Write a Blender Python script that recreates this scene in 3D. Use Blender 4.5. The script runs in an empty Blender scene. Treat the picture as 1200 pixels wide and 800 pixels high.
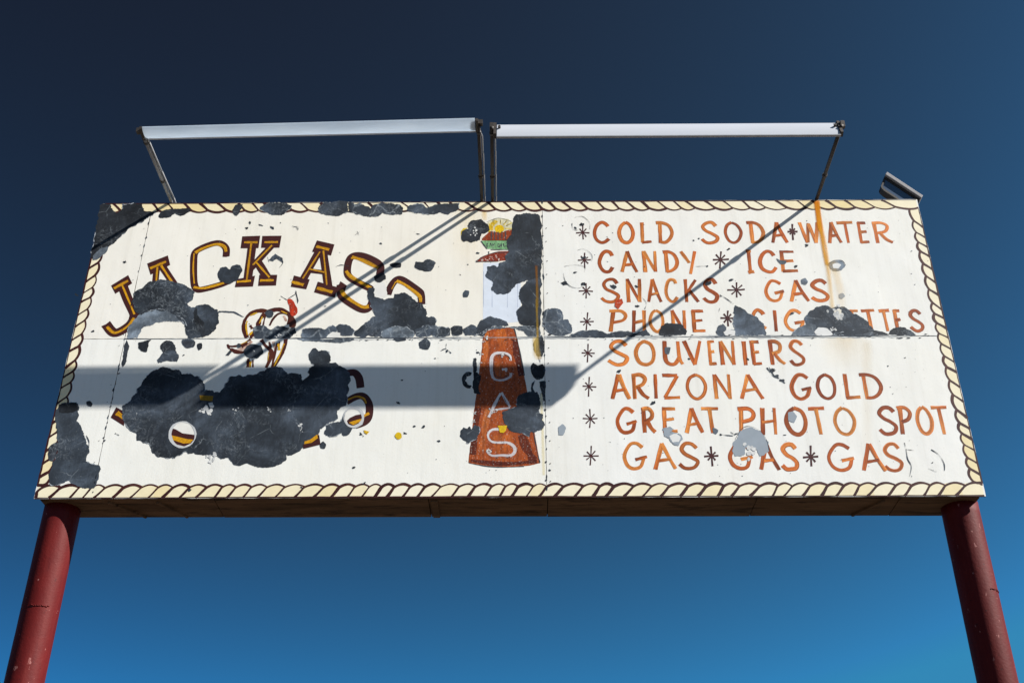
import bpy, bmesh, math, random
from mathutils import Vector, Matrix
from mathutils.geometry import delaunay_2d_cdt
from mathutils import noise as MN

SC = bpy.context.scene
COL = SC.collection
R = math.radians

# ------------------------------------------------------------------ camera
GZ = 4.72                                   # height of the sign's lower edge above the ground
CAMPOS = Vector((0.09825829, -6.91610359, -3.07119715 + GZ))
PITCH, YAW, ROLL = 0.55225654, -0.01073335, 0.00182879
FPX = 1350.0                                # focal length in pixels of a 1200 px wide picture
fwd = Vector((math.sin(YAW) * math.cos(PITCH), math.cos(YAW) * math.cos(PITCH), math.sin(PITCH)))
rgt = Vector((math.cos(YAW), -math.sin(YAW), 0))
up_ = rgt.cross(fwd)
rgt2 = rgt * math.cos(ROLL) + up_ * math.sin(ROLL)
up2 = rgt2.cross(fwd)
cam_d = bpy.data.cameras.new('camera')
cam_d.sensor_width = 36.0
cam_d.lens = 36.0 * FPX / 1200.0
cam_d.clip_start = 0.1
cam_d.clip_end = 20000
cam = bpy.data.objects.new('camera', cam_d)
COL.objects.link(cam)
M3 = Matrix((rgt2, up2, -fwd)).transposed()
cam.matrix_world = Matrix.Translation(CAMPOS) @ M3.to_4x4()
SC.camera = cam

# ------------------------------------------------------------------ sky and sun
SUN = Vector((2.53, -1.0, 2.12)).normalized()          # towards the sun
EL = math.asin(SUN.z)
AZ = math.atan2(SUN.x, SUN.y)
w = bpy.data.worlds.new('World')
SC.world = w
w.use_nodes = True
nt = w.node_tree
sky = nt.nodes.new('ShaderNodeTexSky')
sky.sky_type = 'NISHITA'
sky.sun_disc = False
sky.sun_elevation = EL
sky.sun_rotation = AZ
sky.altitude = 1800
sky.air_density = 1.0
sky.dust_density = 0.35
sky.ozone_density = 2.2
EXPO = 1.02
# deep blue sky graded by hand: power curve, sideways gain and cap per channel
tcw = nt.nodes.new('ShaderNodeTexCoord')
sxyz = nt.nodes.new('ShaderNodeSeparateXYZ')
nt.links.new(tcw.outputs['Generated'], sxyz.inputs[0])
def wmath(op, a, b=None, clamp=None):
    m = nt.nodes.new('ShaderNodeMath'); m.operation = op
    for i, v in enumerate((a, b)):
        if v is None: continue
        if hasattr(v, 'is_linked'): nt.links.new(v, m.inputs[i])
        else: m.inputs[i].default_value = v
    return m.outputs[0]
side = wmath('MINIMUM', wmath('MAXIMUM', sxyz.outputs['X'], -0.55), 0.55)
sep = nt.nodes.new('ShaderNodeSeparateColor'); comb = nt.nodes.new('ShaderNodeCombineColor')
nt.links.new(sky.outputs[0], sep.inputs[0])
for ch, (k, g, sd, mx) in enumerate(((0.0197, 0.724, 0.80, 0.07), (0.02395, 2.195, 1.08, 0.245), (0.00728, 2.760, 0.99, 0.47))):
    v = wmath('MULTIPLY', wmath('POWER', sep.outputs[ch], g), k)
    v = wmath('MULTIPLY', v, wmath('EXPONENT', wmath('MULTIPLY', side, sd)))
    v = wmath('MULTIPLY', wmath('MINIMUM', v, mx), 1 / (0.05 * 2 ** EXPO))
    nt.links.new(v, comb.inputs[ch])
bg = nt.nodes['Background']
nt.links.new(comb.outputs[0], bg.inputs[0])
bg.inputs[1].default_value = 0.05
sl = bpy.data.lights.new('sun', 'SUN')
sl.energy = 5.0
sl.angle = R(0.53)
sl.color = (1.0, 0.965, 0.90)
so = bpy.data.objects.new('sun', sl)
COL.objects.link(so)
so.rotation_euler = SUN.to_track_quat('Z', 'Y').to_euler()
so.location = (20, -8, 20)
SC.view_settings.view_transform = 'Standard'
SC.view_settings.look = 'None'
SC.view_settings.gamma = 1.0
SC.view_settings.use_curve_mapping = False
SC.view_settings.exposure = EXPO

# ------------------------------------------------------------------ helpers
def s2l(c):
    return tuple(((v / 255) / 12.92 if v / 255 <= 0.04045 else ((v / 255 + 0.055) / 1.055) ** 2.4) for v in c)

def px2(x, y, depth=0.0):
    """pixel of the 1200x800 survey picture -> point of the vertical plane y=depth"""
    d = fwd + rgt2 * ((x - 600) / FPX) + up2 * ((400 - y) / FPX)
    t = (depth - CAMPOS.y) / d.y
    p = CAMPOS + d * t
    return (p.x, p.z)

# close-up views the face was measured in: origin and scale
VW = {'A': (90, 220, 4), 'B': (340, 220, 4), 'C': (30, 400, 4), 'D': (300, 400, 4),
      'E': (500, 240, 20 / 3), 'F': (500, 350, 20 / 3), 'G': (500, 460, 20 / 3),
      'H': (640, 220, 40 / 9), 'I': (880, 220, 40 / 9), 'J': (640, 380, 40 / 9),
      'K': (880, 380, 4), 'L': (240, 330, 8), 'M': (60, 415, 6), 'P': (0, 0, 1)}

def T(view, *pts):
    ox, oy, s = VW[view]
    return [px2(ox + p[0] / s, oy + p[1] / s) for p in pts]

class MB:
    def __init__(s):
        s.v, s.f, s.c, s.m = [], [], [], []
    def vert(s, p, c=(1, 1, 1, 1)):
        s.v.append(tuple(p)); s.c.append(c if len(c) == 4 else (*c, 1)); return len(s.v) - 1
    def face(s, idx, m=0):
        s.f.append(tuple(idx)); s.m.append(m)
    def poly(s, pts, off, c, m=0):
        """filled outline on the sign face; pts are (x, z)"""
        area = sum(pts[i][0] * pts[(i + 1) % len(pts)][1] - pts[(i + 1) % len(pts)][0] * pts[i][1] for i in range(len(pts)))
        if area < 0: pts = pts[::-1]
        vs, _, fs, _, _, _ = delaunay_2d_cdt([Vector(p) for p in pts], [], [list(range(len(pts)))], 1, 1e-7)
        i0 = len(s.v)
        for p in vs: s.vert((p.x, -off, p.y), c)
        for t in fs:
            n = (vs[t[1]].x - vs[t[0]].x) * (vs[t[2]].y - vs[t[0]].y) - (vs[t[2]].x - vs[t[0]].x) * (vs[t[1]].y - vs[t[0]].y)
            s.face([i0 + k for k in (t if n > 0 else t[::-1])], m)
    def box(s, lo, hi, c=(1, 1, 1, 1), m=0):
        x0, y0, z0 = lo; x1, y1, z1 = hi
        i = len(s.v)
        for p in ((x0, y0, z0), (x1, y0, z0), (x1, y1, z0), (x0, y1, z0), (x0, y0, z1), (x1, y0, z1), (x1, y1, z1), (x0, y1, z1)):
            s.vert(p, c)
        for q in ((0, 3, 2, 1), (4, 5, 6, 7), (0, 1, 5, 4), (1, 2, 6, 5), (2, 3, 7, 6), (3, 0, 4, 7)):
            s.face([i + k for k in q], m)
    def bar(s, p0, p1, r, n=4, c=(1, 1, 1, 1), m=0, upv=(0, 0, 1), rot=None, r1=None, cap=True):
        p0, p1 = Vector(p0), Vector(p1)
        d = (p1 - p0).normalized(); u = Vector(upv)
        if abs(d.dot(u)) > .95: u = Vector((1, 0, 0))
        a = d.cross(u).normalized(); b = a.cross(d)
        rot = math.pi / n if rot is None else rot
        i = len(s.v)
        for P, rr in ((p0, r), (p1, r if r1 is None else r1)):
            for k in range(n):
                t = 2 * math.pi * k / n + rot
                s.vert(P + (a * math.cos(t) + b * math.sin(t)) * rr, c)
        for k in range(n):
            s.face((i + k, i + n + k, i + n + (k + 1) % n, i + (k + 1) % n), m)
        if cap:
            s.face([i + k for k in range(n)], m)
            s.face([i + n + k for k in range(n)][::-1], m)
    def prism(s, prof, x0, x1, c=(1, 1, 1, 1), m=0, prof1=None):
        """closed (y, z) outline swept along x"""
        prof1 = prof1 or prof
        n = len(prof); i = len(s.v)
        for p in prof: s.vert((x0, p[0], p[1]), c)
        for p in prof1: s.vert((x1, p[0], p[1]), c)
        for k in range(n):
            s.face((i + k, i + (k + 1) % n, i + n + (k + 1) % n, i + n + k), m)
        s.face([i + k for k in range(n)][::-1], m)
        s.face([i + n + k for k in range(n)], m)

PARENT_AT = {}
def build(name, mb, mat, parent=None, smooth=False, bevel=0, label=None, recalc=False):
    me = bpy.data.meshes.new(name)
    off = PARENT_AT.get(parent.name, Vector((0, 0, 0))) if parent else Vector((0, 0, 0))
    me.from_pydata([Vector(p) - off for p in mb.v], [], mb.f)
    for mm in (mat if isinstance(mat, (list, tuple)) else [mat]): me.materials.append(mm)
    for p, k in zip(me.polygons, mb.m):
        p.material_index = k; p.use_smooth = smooth
    at = me.color_attributes.new('Paint', 'FLOAT_COLOR', 'POINT')
    at.data.foreach_set('color', [x for c in mb.c for x in c])
    if recalc:
        b = bmesh.new(); b.from_mesh(me); bmesh.ops.recalc_face_normals(b, faces=b.faces); b.to_mesh(me); b.free()
    o = bpy.data.objects.new(name, me)
    COL.objects.link(o)
    if parent:
        o.parent = parent
        PARENT_AT[o.name] = off
    if bevel:
        md = o.modifiers.new('bevel', 'BEVEL'); md.width = bevel; md.segments = 2; md.limit_method = 'ANGLE'; md.angle_limit = R(40)
    if label: o['label'] = label
    return o

def thing(name, loc, label, cat, group=None):
    o = bpy.data.objects.new(name, None)
    o.empty_display_size = .2
    COL.objects.link(o); o.location = loc
    o['label'] = label; o['category'] = cat
    if group: o['group'] = group
    PARENT_AT[o.name] = Vector(loc)
    return o

# outlines -----------------------------------------------------------
def rough(pts, bulge=.10, amp=.07, seed=0, step=.007):
    """outline with scalloped, chipped edges: every side bulges outward a little and is broken up"""
    rnd = random.Random(seed)
    area = sum(pts[i][0] * pts[(i + 1) % len(pts)][1] - pts[(i + 1) % len(pts)][0] * pts[i][1] for i in range(len(pts)))
    if area < 0: pts = pts[::-1]
    size = math.sqrt(abs(area) / 2)
    k1, k2 = min(.008, size * .05) * amp / .22, min(.0036, size * .028) * amp / .22
    out = []
    for i in range(len(pts)):
        a, b = Vector(pts[i]), Vector(pts[(i + 1) % len(pts)])
        d = b - a; L = d.length
        if L < 1e-6: continue
        n = Vector((d.y, -d.x)) / L
        k = max(1, min(20, int(L / step)))
        bl = bulge * L * rnd.uniform(-.1, 1.2)
        for j in range(k):
            t = j / k
            q = a + d * t
            o = 4 * t * (1 - t) * bl
            o += k1 * (MN.noise(Vector((q.x * 26, q.y * 26, seed * 1.7)))) * 1.6 + k2 * MN.noise(Vector((q.x * 95, q.y * 95, seed * 2.3 + 9))) * 1.8
            p = q + n * o
            out.append((p.x, p.y))
    return out

def smooth_line(pts, n=6, closed=False):
    if len(pts) < 3: 
        a, b = Vector(pts[0]), Vector(pts[1])
        return [tuple(a.lerp(b, i / n)) for i in range(n + 1)]
    P = [Vector(p) for p in pts]
    out = []
    N = len(P)
    for i in range(N if closed else N - 1):
        if closed: p0, p1, p2, p3 = P[i - 1], P[i], P[(i + 1) % N], P[(i + 2) % N]
        else: p0, p1, p2, p3 = P[max(i - 1, 0)], P[i], P[i + 1], P[min(i + 2, N - 1)]
        for k in range(n):
            t = k / n
            q = .5 * ((2 * p1) + (-p0 + p2) * t + (2 * p0 - 5 * p1 + 4 * p2 - p3) * t * t + (-p0 + 3 * p1 - 3 * p2 + p3) * t ** 3)
            out.append((q.x, q.y))
    out.append(tuple(P[0] if closed else P[-1]))
    return out

def mix(a, b, t):
    return tuple(a[i] * (1 - t) + b[i] * t for i in range(3))

def stroke(mb, line, wd, off, c0, c1=None, lanes=4, streak=0.0, rnd=random, taper=(1, 1), wob=.06, rise=.00012, alpha=None):
    """brush stroke along a line of (x, z) points; wd in metres"""
    c1 = c1 or c0
    L = [Vector(p) for p in line]
    n = len(L)
    lane = [rnd.uniform(-streak, streak) for _ in range(lanes + 1)]
    rows = []
    ph = rnd.uniform(0, 6)
    for i, p in enumerate(L):
        d = (L[min(i + 1, n - 1)] - L[max(i - 1, 0)])
        d = d.normalized() if d.length > 1e-9 else Vector((1, 0))
        nn = Vector((-d.y, d.x))
        t = i / (n - 1)
        ww = wd * (taper[0] * (1 - t) + taper[1] * t) * (1 + wob * math.sin(ph + t * 9) + rnd.uniform(-wob, wob) * .5)
        row = []
        for k in range(lanes + 1):
            s_ = k / lanes - .5
            q = p + nn * s_ * ww
            if i == 0: q -= d * rnd.uniform(0, .12) * ww
            if i == n - 1: q += d * rnd.uniform(0, .15) * ww
            cc = mix(c0, c1, t)
            f = 1 + lane[k] + rnd.uniform(-streak, streak) * .4
            a = 1 if alpha is None else alpha[0] * (1 - t) + alpha[1] * t
            if alpha is not None: a *= math.sin(math.pi * k / lanes) ** 1.3 * min(1, t * 12 + .35)
            row.append(mb.vert((q.x, -(off + rise * t), q.y), (cc[0] * f, cc[1] * f, cc[2] * f, a)))
        rows.append(row)
    for i in range(n - 1):
        for k in range(lanes):
            mb.face((rows[i][k], rows[i + 1][k], rows[i + 1][k + 1], rows[i][k + 1])[::-1])

# ------------------------------------------------------------------ materials
def newmat(name):
    m = bpy.data.materials.new(name); m.use_nodes = True
    n = m.node_tree.nodes; l = m.node_tree.links
    return m, n, l, n['Principled BSDF']

def noise(n, l, scale, detail=6, rough_=.6, vec=None, dist=0):
    t = n.new('ShaderNodeTexNoise'); t.inputs['Scale'].default_value = scale
    t.inputs['Detail'].default_value = detail; t.inputs['Roughness'].default_value = rough_
    t.inputs['Distortion'].default_value = dist
    if vec is not None: l.new(vec, t.inputs['Vector'])
    return t.outputs['Fac']

def coords(n, l, sc=(1, 1, 1)):
    tc = n.new('ShaderNodeTexCoord'); mp = n.new('ShaderNodeMapping')
    mp.inputs['Scale'].default_value = sc
    l.new(tc.outputs['Object'], mp.inputs['Vector'])
    return mp.outputs['Vector']

def ramp(n, l, fac, stops):
    r = n.new('ShaderNodeValToRGB'); e = r.color_ramp.elements
    while len(e) > 1: e.remove(e[-1])
    e[0].position = stops[0][0]; e[0].color = (*stops[0][1], 1) if len(stops[0][1]) == 3 else stops[0][1]
    for p, c in stops[1:]:
        k = e.new(p); k.color = (*c, 1) if len(c) == 3 else c
    l.new(fac, r.inputs[0])
    return r.outputs['Color']

def mixc(n, l, fac, a, b, mode='MIX'):
    m = n.new('ShaderNodeMix'); m.data_type = 'RGBA'; m.blend_type = mode
    for sock, val in ((m.inputs[0], fac), (m.inputs[6], a), (m.inputs[7], b)):
        if hasattr(val, 'is_linked'): l.new(val, sock)
        elif isinstance(val, (int, float)): sock.default_value = val
        else: sock.default_value = (*val, 1) if len(val) == 3 else val
    return m.outputs[2]

def bump(n, l, h, strength, dist, bs):
    b = n.new('ShaderNodeBump'); b.inputs['Strength'].default_value = strength; b.inputs['Distance'].default_value = dist
    l.new(h, b.inputs['Height']); l.new(b.outputs[0], bs.inputs['Normal'])

def attr(n):
    a = n.new('ShaderNodeAttribute'); a.attribute_name = 'Paint'
    return a

WHITE = s2l((233, 231, 224))
g3 = lambda v: (v, v, v)

def mat_panel():
    m, n, l, b = newmat('weathered_white_sign_paint')
    a = attr(n)
    big = noise(n, l, .9, 5, .6, coords(n, l))
    c = mixc(n, l, ramp(n, l, big, [(.35, g3(0)), (.75, g3(1))]), a.outputs['Color'], mixc(n, l, 1.0, a.outputs['Color'], (.975, .955, .90), 'MULTIPLY'))
    st = noise(n, l, 1.0, 8, .65, coords(n, l, (34, 1, 1.1)))
    c = mixc(n, l, ramp(n, l, st, [(.52, g3(0)), (.80, g3(.55))]), c, mixc(n, l, 1.0, c, (.90, .89, .87), 'MULTIPLY'))
    gr = noise(n, l, 60, 6, .7, coords(n, l))
    c = mixc(n, l, ramp(n, l, gr, [(.56, g3(0)), (.74, g3(.6))]), c, mixc(n, l, 1.0, c, (.88, .87, .85), 'MULTIPLY'))
    dr = noise(n, l, 1, 7, .7, coords(n, l, (11, 1, .45)))
    c = mixc(n, l, ramp(n, l, dr, [(.55, g3(0)), (.78, g3(.5))]), c, mixc(n, l, 1.0, c, (.84, .82, .78), 'MULTIPLY'))
    fl = noise(n, l, 95, 2, .5, coords(n, l))
    clu = noise(n, l, 2.3, 3, .5, coords(n, l))
    fm = n.new('ShaderNodeMath'); fm.operation = 'MULTIPLY'
    l.new(ramp(n, l, fl, [(.765, g3(0)), (.785, g3(1))]), fm.inputs[0]); l.new(ramp(n, l, clu, [(.45, g3(.15)), (.62, g3(1))]), fm.inputs[1])
    c = mixc(n, l, fm.outputs[0], c, (.05, .055, .06))
    l.new(c, b.inputs['Base Color'])
    b.inputs['Roughness'].default_value = .62
    b.inputs['Specular IOR Level'].default_value = .25
    h = n.new('ShaderNodeMath'); h.operation = 'ADD'
    l.new(noise(n, l, 1, 6, .6, coords(n, l, (26, 1, 3))), h.inputs[0]); l.new(noise(n, l, 90, 4, .6, coords(n, l)), h.inputs[1])
    b1 = n.new('ShaderNodeBump'); b1.inputs['Strength'].default_value = .22; b1.inputs['Distance'].default_value = .0016
    l.new(h.outputs[0], b1.inputs['Height'])
    b2 = n.new('ShaderNodeBump'); b2.inputs['Strength'].default_value = .6; b2.inputs['Distance'].default_value = .014
    l.new(noise(n, l, 1.6, 3, .5, coords(n, l, (1.2, 1, .7))), b2.inputs['Height'])
    l.new(b2.outputs[0], b1.inputs['Normal']); l.new(b1.outputs[0], b.inputs['Normal'])
    return m

def mat_paint(name, worn=.12, var=.35, scale=55, vscale=(1, 1, 1), under=None):
    m, n, l, b = newmat(name)
    a = attr(n)
    v = noise(n, l, scale, 6, .65, coords(n, l, vscale))
    c = mixc(n, l, ramp(n, l, v, [(.3, g3(1 - var)), (.7, g3(1.0 + var * .5))]), a.outputs['Color'], a.outputs['Color'])
    c = mixc(n, l, 1.0, a.outputs['Color'], ramp(n, l, v, [(.3, g3(1 - var)), (.72, g3(1.0))]), 'MULTIPLY')
    wv = noise(n, l, 75, 8, .75, coords(n, l))
    c = mixc(n, l, ramp(n, l, wv, [(.72 - worn, g3(0)), (.80 - worn, g3(.9))]), c, under or WHITE)
    l.new(c, b.inputs['Base Color'])
    b.inputs['Roughness'].default_value = .5
    b.inputs['Specular IOR Level'].default_value = .25
    return m

def mat_stain():
    m, n, l, b = newmat('rust_stain')
    a = attr(n)
    l.new(a.outputs['Color'], b.inputs['Base Color']); b.inputs['Roughness'].default_value = .8
    b.inputs['Specular IOR Level'].default_value = .1
    v = noise(n, l, 1, 7, .65, coords(n, l, (50, 1, 5)))
    mm = n.new('ShaderNodeMath'); mm.operation = 'MULTIPLY'
    l.new(a.outputs['Alpha'], mm.inputs[0]); l.new(ramp(n, l, v, [(.25, g3(.35)), (.62, g3(1))]), mm.inputs[1])
    l.new(mm.outputs[0], b.inputs['Alpha'])
    return m

def mat_slate(name, crack=0):
    m, n, l, b = newmat(name)
    a = attr(n)
    oi = n.new('ShaderNodeObjectInfo'); va = n.new('ShaderNodeVectorMath'); va.operation = 'ADD'
    sc_ = n.new('ShaderNodeMath'); sc_.operation = 'MULTIPLY'; sc_.inputs[1].default_value = 37.0
    l.new(oi.outputs['Random'], sc_.inputs[0])
    l.new(coords(n, l), va.inputs[0]); l.new(sc_.outputs[0], va.inputs[1])
    co = va.outputs[0]
    c = mixc(n, l, 1.0, a.outputs['Color'], ramp(n, l, noise(n, l, 2.6, 6, .6, co, .6), [(.34, g3(.48)), (.50, g3(.9)), (.66, g3(2.1))]), 'MULTIPLY')
    c = mixc(n, l, 1.0, c, ramp(n, l, noise(n, l, 7, 10, .74, co, .8), [(.30, g3(.62)), (.50, g3(.9)), (.72, g3(1.7))]), 'MULTIPLY')
    c = mixc(n, l, 1.0, c, ramp(n, l, noise(n, l, 1, 9, .72, coords(n, l, (60, 1, 12)), .4), [(.35, g3(.8)), (.62, g3(1.1)), (.80, g3(1.7))]), 'MULTIPLY')
    msk = n.new('ShaderNodeMath'); msk.operation = 'MULTIPLY'
    l.new(ramp(n, l, noise(n, l, 24, 10, .76, co, 2.2), [(.50, g3(0)), (.70, g3(.7))]), msk.inputs[0])
    l.new(ramp(n, l, noise(n, l, 3.2, 5, .6, co, .5), [(.50, g3(.03)), (.66, g3(1))]), msk.inputs[1])
    c = mixc(n, l, msk.outputs[0], c, s2l((150, 158, 165)))
    v2 = n.new('ShaderNodeTexVoronoi'); v2.feature = 'DISTANCE_TO_EDGE'; v2.inputs['Scale'].default_value = 5.5
    l.new(mixc(n, l, .10, co, noise(n, l, 6, 6, .7, co)), v2.inputs['Vector'])
    hair = n.new('ShaderNodeMath'); hair.operation = 'MULTIPLY'
    l.new(ramp(n, l, v2.outputs['Distance'], [(0, g3(.6)), (.012, g3(0))]), hair.inputs[0]); l.new(ramp(n, l, noise(n, l, 9, 4, .6, co), [(.48, g3(0)), (.6, g3(1))]), hair.inputs[1])
    c = mixc(n, l, hair.outputs[0], c, s2l((140, 148, 154)))
    c = mixc(n, l, ramp(n, l, noise(n, l, 130, 3, .6, co), [(.72, g3(0)), (.77, g3(.8))]), c, s2l((196, 198, 196)))
    if crack:
        v = n.new('ShaderNodeTexVoronoi'); v.feature = 'DISTANCE_TO_EDGE'; v.inputs['Scale'].default_value = crack
        dn = n.new('ShaderNodeTexNoise'); dn.inputs['Scale'].default_value = 18; dn.inputs['Detail'].default_value = 6; l.new(co, dn.inputs['Vector'])
        l.new(mixc(n, l, .07, co, dn.outputs['Color']), v.inputs['Vector'])
        cm = n.new('ShaderNodeMath'); cm.operation = 'MULTIPLY'
        l.new(ramp(n, l, v.outputs['Distance'], [(.0, g3(.75)), (.025, g3(.35)), (.07, g3(0))]), cm.inputs[0])
        l.new(ramp(n, l, noise(n, l, 28, 6, .7, co), [(.38, g3(.1)), (.58, g3(1))]), cm.inputs[1])
        c = mixc(n, l, cm.outputs[0], c, s2l((158, 166, 172)))
    l.new(c, b.inputs['Base Color'])
    b.inputs['Roughness'].default_value = .68
    b.inputs['Specular IOR Level'].default_value = .2
    bump(n, l, noise(n, l, 42, 8, .7, co), .25, .002, b)
    return m

def mat_plain(name, col, rough_=.6, metal=0, var=.3, scale=14, rust=None, rust_lim=.58, bumpd=.001, stretch=(1, 1, 1), spec=.4):
    m, n, l, b = newmat(name)
    co = coords(n, l, stretch)
    v = noise(n, l, scale, 7, .65, co)
    c = mixc(n, l, ramp(n, l, v, [(.3, g3(1 - var)), (.7, g3(1))]), (0, 0, 0), s2l(col))
    if rust:
        c = mixc(n, l, ramp(n, l, noise(n, l, scale * 1.7, 9, .72, co), [(rust_lim, g3(0)), (rust_lim + .1, g3(.9))]), c, s2l(rust))
    l.new(c, b.inputs['Base Color'])
    b.inputs['Roughness'].default_value = rough_; b.inputs['Metallic'].default_value = metal
    b.inputs['Specular IOR Level'].default_value = spec
    if bumpd: bump(n, l, noise(n, l, scale * 6, 5, .6, co), .4, bumpd, b)
    return m

def mat_post():
    m, n, l, b = newmat('chipped_red_post_paint')
    co = coords(n, l)
    c = mixc(n, l, ramp(n, l, noise(n, l, 5, 8, .65, co), [(.3, g3(0)), (.7, g3(1))]), s2l((76, 11, 11)), s2l((90, 17, 16)))
    c = mixc(n, l, ramp(n, l, noise(n, l, 16, 7, .7, coords(n, l, (1, 1, .3))), [(.52, g3(0)), (.8, g3(.7))]), c, s2l((66, 14, 16)))
    ch = noise(n, l, 26, 5, .6, coords(n, l, (1, 1, .6)))
    c = mixc(n, l, ramp(n, l, ch, [(.665, g3(0)), (.69, g3(.8))]), c, s2l((150, 100, 96)))
    c = mixc(n, l, ramp(n, l, noise(n, l, 33, 5, .6, co), [(.665, g3(0)), (.69, g3(.8))]), c, s2l((40, 14, 14)))
    c = mixc(n, l, ramp(n, l, noise(n, l, 3.5, 8, .7, coords(n, l, (6, 6, .5))), [(.48, g3(0)), (.75, g3(.55))]), c, s2l((104, 36, 32)))
    l.new(c, b.inputs['Base Color'])
    b.inputs['Roughness'].default_value = .62
    b.inputs['Specular IOR Level'].default_value = .18
    bump(n, l, noise(n, l, 55, 6, .6, co), .45, .0035, b)
    return m

def mat_diffuser():
    m, n, l, b = newmat('translucent_white_lamp_hood')
    c = mixc(n, l, ramp(n, l, noise(n, l, 6, 6, .6, coords(n, l, (.3, 1, 1))), [(.3, g3(0)), (.7, g3(1))]), s2l((208, 218, 228)), s2l((224, 232, 240)))
    l.new(c, b.inputs['Base Color']); b.inputs['Roughness'].default_value = .5
    tr = n.new('ShaderNodeBsdfTranslucent'); l.new(c, tr.inputs['Color'])
    mx = n.new('ShaderNodeMixShader'); mx.inputs[0].default_value = .60
    l.new(b.outputs[0], mx.inputs[1]); l.new(tr.outputs[0], mx.inputs[2])
    l.new(mx.outputs[0], n['Material Output'].inputs['Surface'])
    return m

PANEL = mat_panel()
BRUSH = mat_paint('orange_brush_paint', worn=.04, var=.24, scale=70)
MAROON = mat_paint('maroon_sign_paint', worn=.02, var=.25)
YELLOW = mat_paint('yellow_sign_paint', worn=.15, var=.5, scale=80, under=s2l((84, 48, 28)))
ROPE = mat_paint('cream_rope_paint', worn=.10, var=.10, scale=22)
PICT = mat_paint('picture_paint', worn=.14, var=.62, scale=24, vscale=(2.4, 1, .6))
STAIN = mat_stain()
SLATE = mat_slate('bare_dark_primer')
CRACK = mat_slate('cracked_grey_primer', crack=9)
CHIP = mat_plain('exposed_chip', (60, 64, 70), .8, var=.5, scale=60, bumpd=0)
GREYP = mat_paint('pale_grey_undercoat', worn=.04, var=.12, scale=12)
WOOD = mat_plain('weathered_brown_soffit', (112, 88, 68), .85, var=.65, scale=3.5, rust=(48, 36, 28), rust_lim=.52, stretch=(.5, 3, 1), bumpd=.002, spec=.15)
STEEL = mat_plain('rusty_dark_steel', (58, 52, 48), .6, 0.0, .4, 20, rust=(104, 62, 34), rust_lim=.60, bumpd=.0015)
GALV = mat_plain('galvanised_steel', (150, 152, 156), .45, .0, .25, 16, rust=(96, 78, 64), rust_lim=.66)
WENAMEL = mat_plain('white_enamel_lamp_hood', (180, 184, 192), .35, 0, .06, 5, rust=(188, 180, 168), rust_lim=.68, stretch=(.25, 1, 1), bumpd=.0006)
DIFF = mat_diffuser()
LAMPGREY = mat_plain('weathered_grey_lamp_housing', (150, 147, 148), .55, 0, .3, 12, rust=(104, 74, 54), rust_lim=.60)
GLASSY = mat_plain('dusty_blue_grey_lamp_lens', (70, 86, 108), .3, 0, .15, 5, bumpd=0)
DARK = mat_plain('dark_backing', (40, 38, 36), .9, 0, .2)
POST = mat_post()
CONC = mat_plain('concrete_footing', (150, 145, 136), .9, 0, .3, 9, bumpd=.004)

# ------------------------------------------------------------------ ground
def mat_ground():
    m, n, l, b = newmat('dark_desert_gravel')
    co = coords(n, l)
    c = mixc(n, l, ramp(n, l, noise(n, l, .35, 9, .65, co), [(.35, g3(0)), (.65, g3(1))]), (.066, .052, .040), (.105, .078, .054))
    c = mixc(n, l, ramp(n, l, noise(n, l, 22, 6, .7, co), [(.5, g3(0)), (.75, g3(.7))]), c, (.11, .10, .09))
    l.new(c, b.inputs['Base Color']); b.inputs['Roughness'].default_value = .95
    bump(n, l, noise(n, l, 18, 8, .7, co), .6, .03, b)
    return m
gm = MB()
rings = [0, 6, 15, 40, 120, 400, 1500, 6000]
gm.vert((0, 0, 0))
for r_ in rings[1:]:
    for k in range(48):
        t = 2 * math.pi * k / 48
        gm.vert((r_ * math.cos(t), r_ * math.sin(t), 0))
for k in range(48): gm.face((0, 1 + k, 1 + (k + 1) % 48))
for q in range(len(rings) - 2):
    for k in range(48):
        a, b2 = 1 + q * 48 + k, 1 + q * 48 + (k + 1) % 48
        gm.face((a, a + 48, b2 + 48, b2))
ground = build('ground', gm, mat_ground())
ground['kind'] = 'structure'

# ------------------------------------------------------------------ the sign: posts and cabinet
W2, H = 3.10, 2.444
DEPTH = .305
sign = thing('roadside_sign', (0, .16, 0),
             'long weathered white billboard with rope border, peeling painted lettering and two red posts', 'billboard')

def face_outline(x0, x1, z0, z1, seed):
    rnd = random.Random(seed); P = []
    for a, b in (((x0, z0), (x1, z0)), ((x1, z0), (x1, z1)), ((x1, z1), (x0, z1)), ((x0, z1), (x0, z0))):
        n = max(2, int(max(abs(a[0] - b[0]), abs(a[1] - b[1])) / .05))
        for i in range(n):
            t = i / n
            P.append((a[0] + (b[0] - a[0]) * t + rnd.uniform(-.0012, .0012), a[1] + (b[1] - a[1]) * t + rnd.uniform(-.0012, .0012)))
    return P

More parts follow.
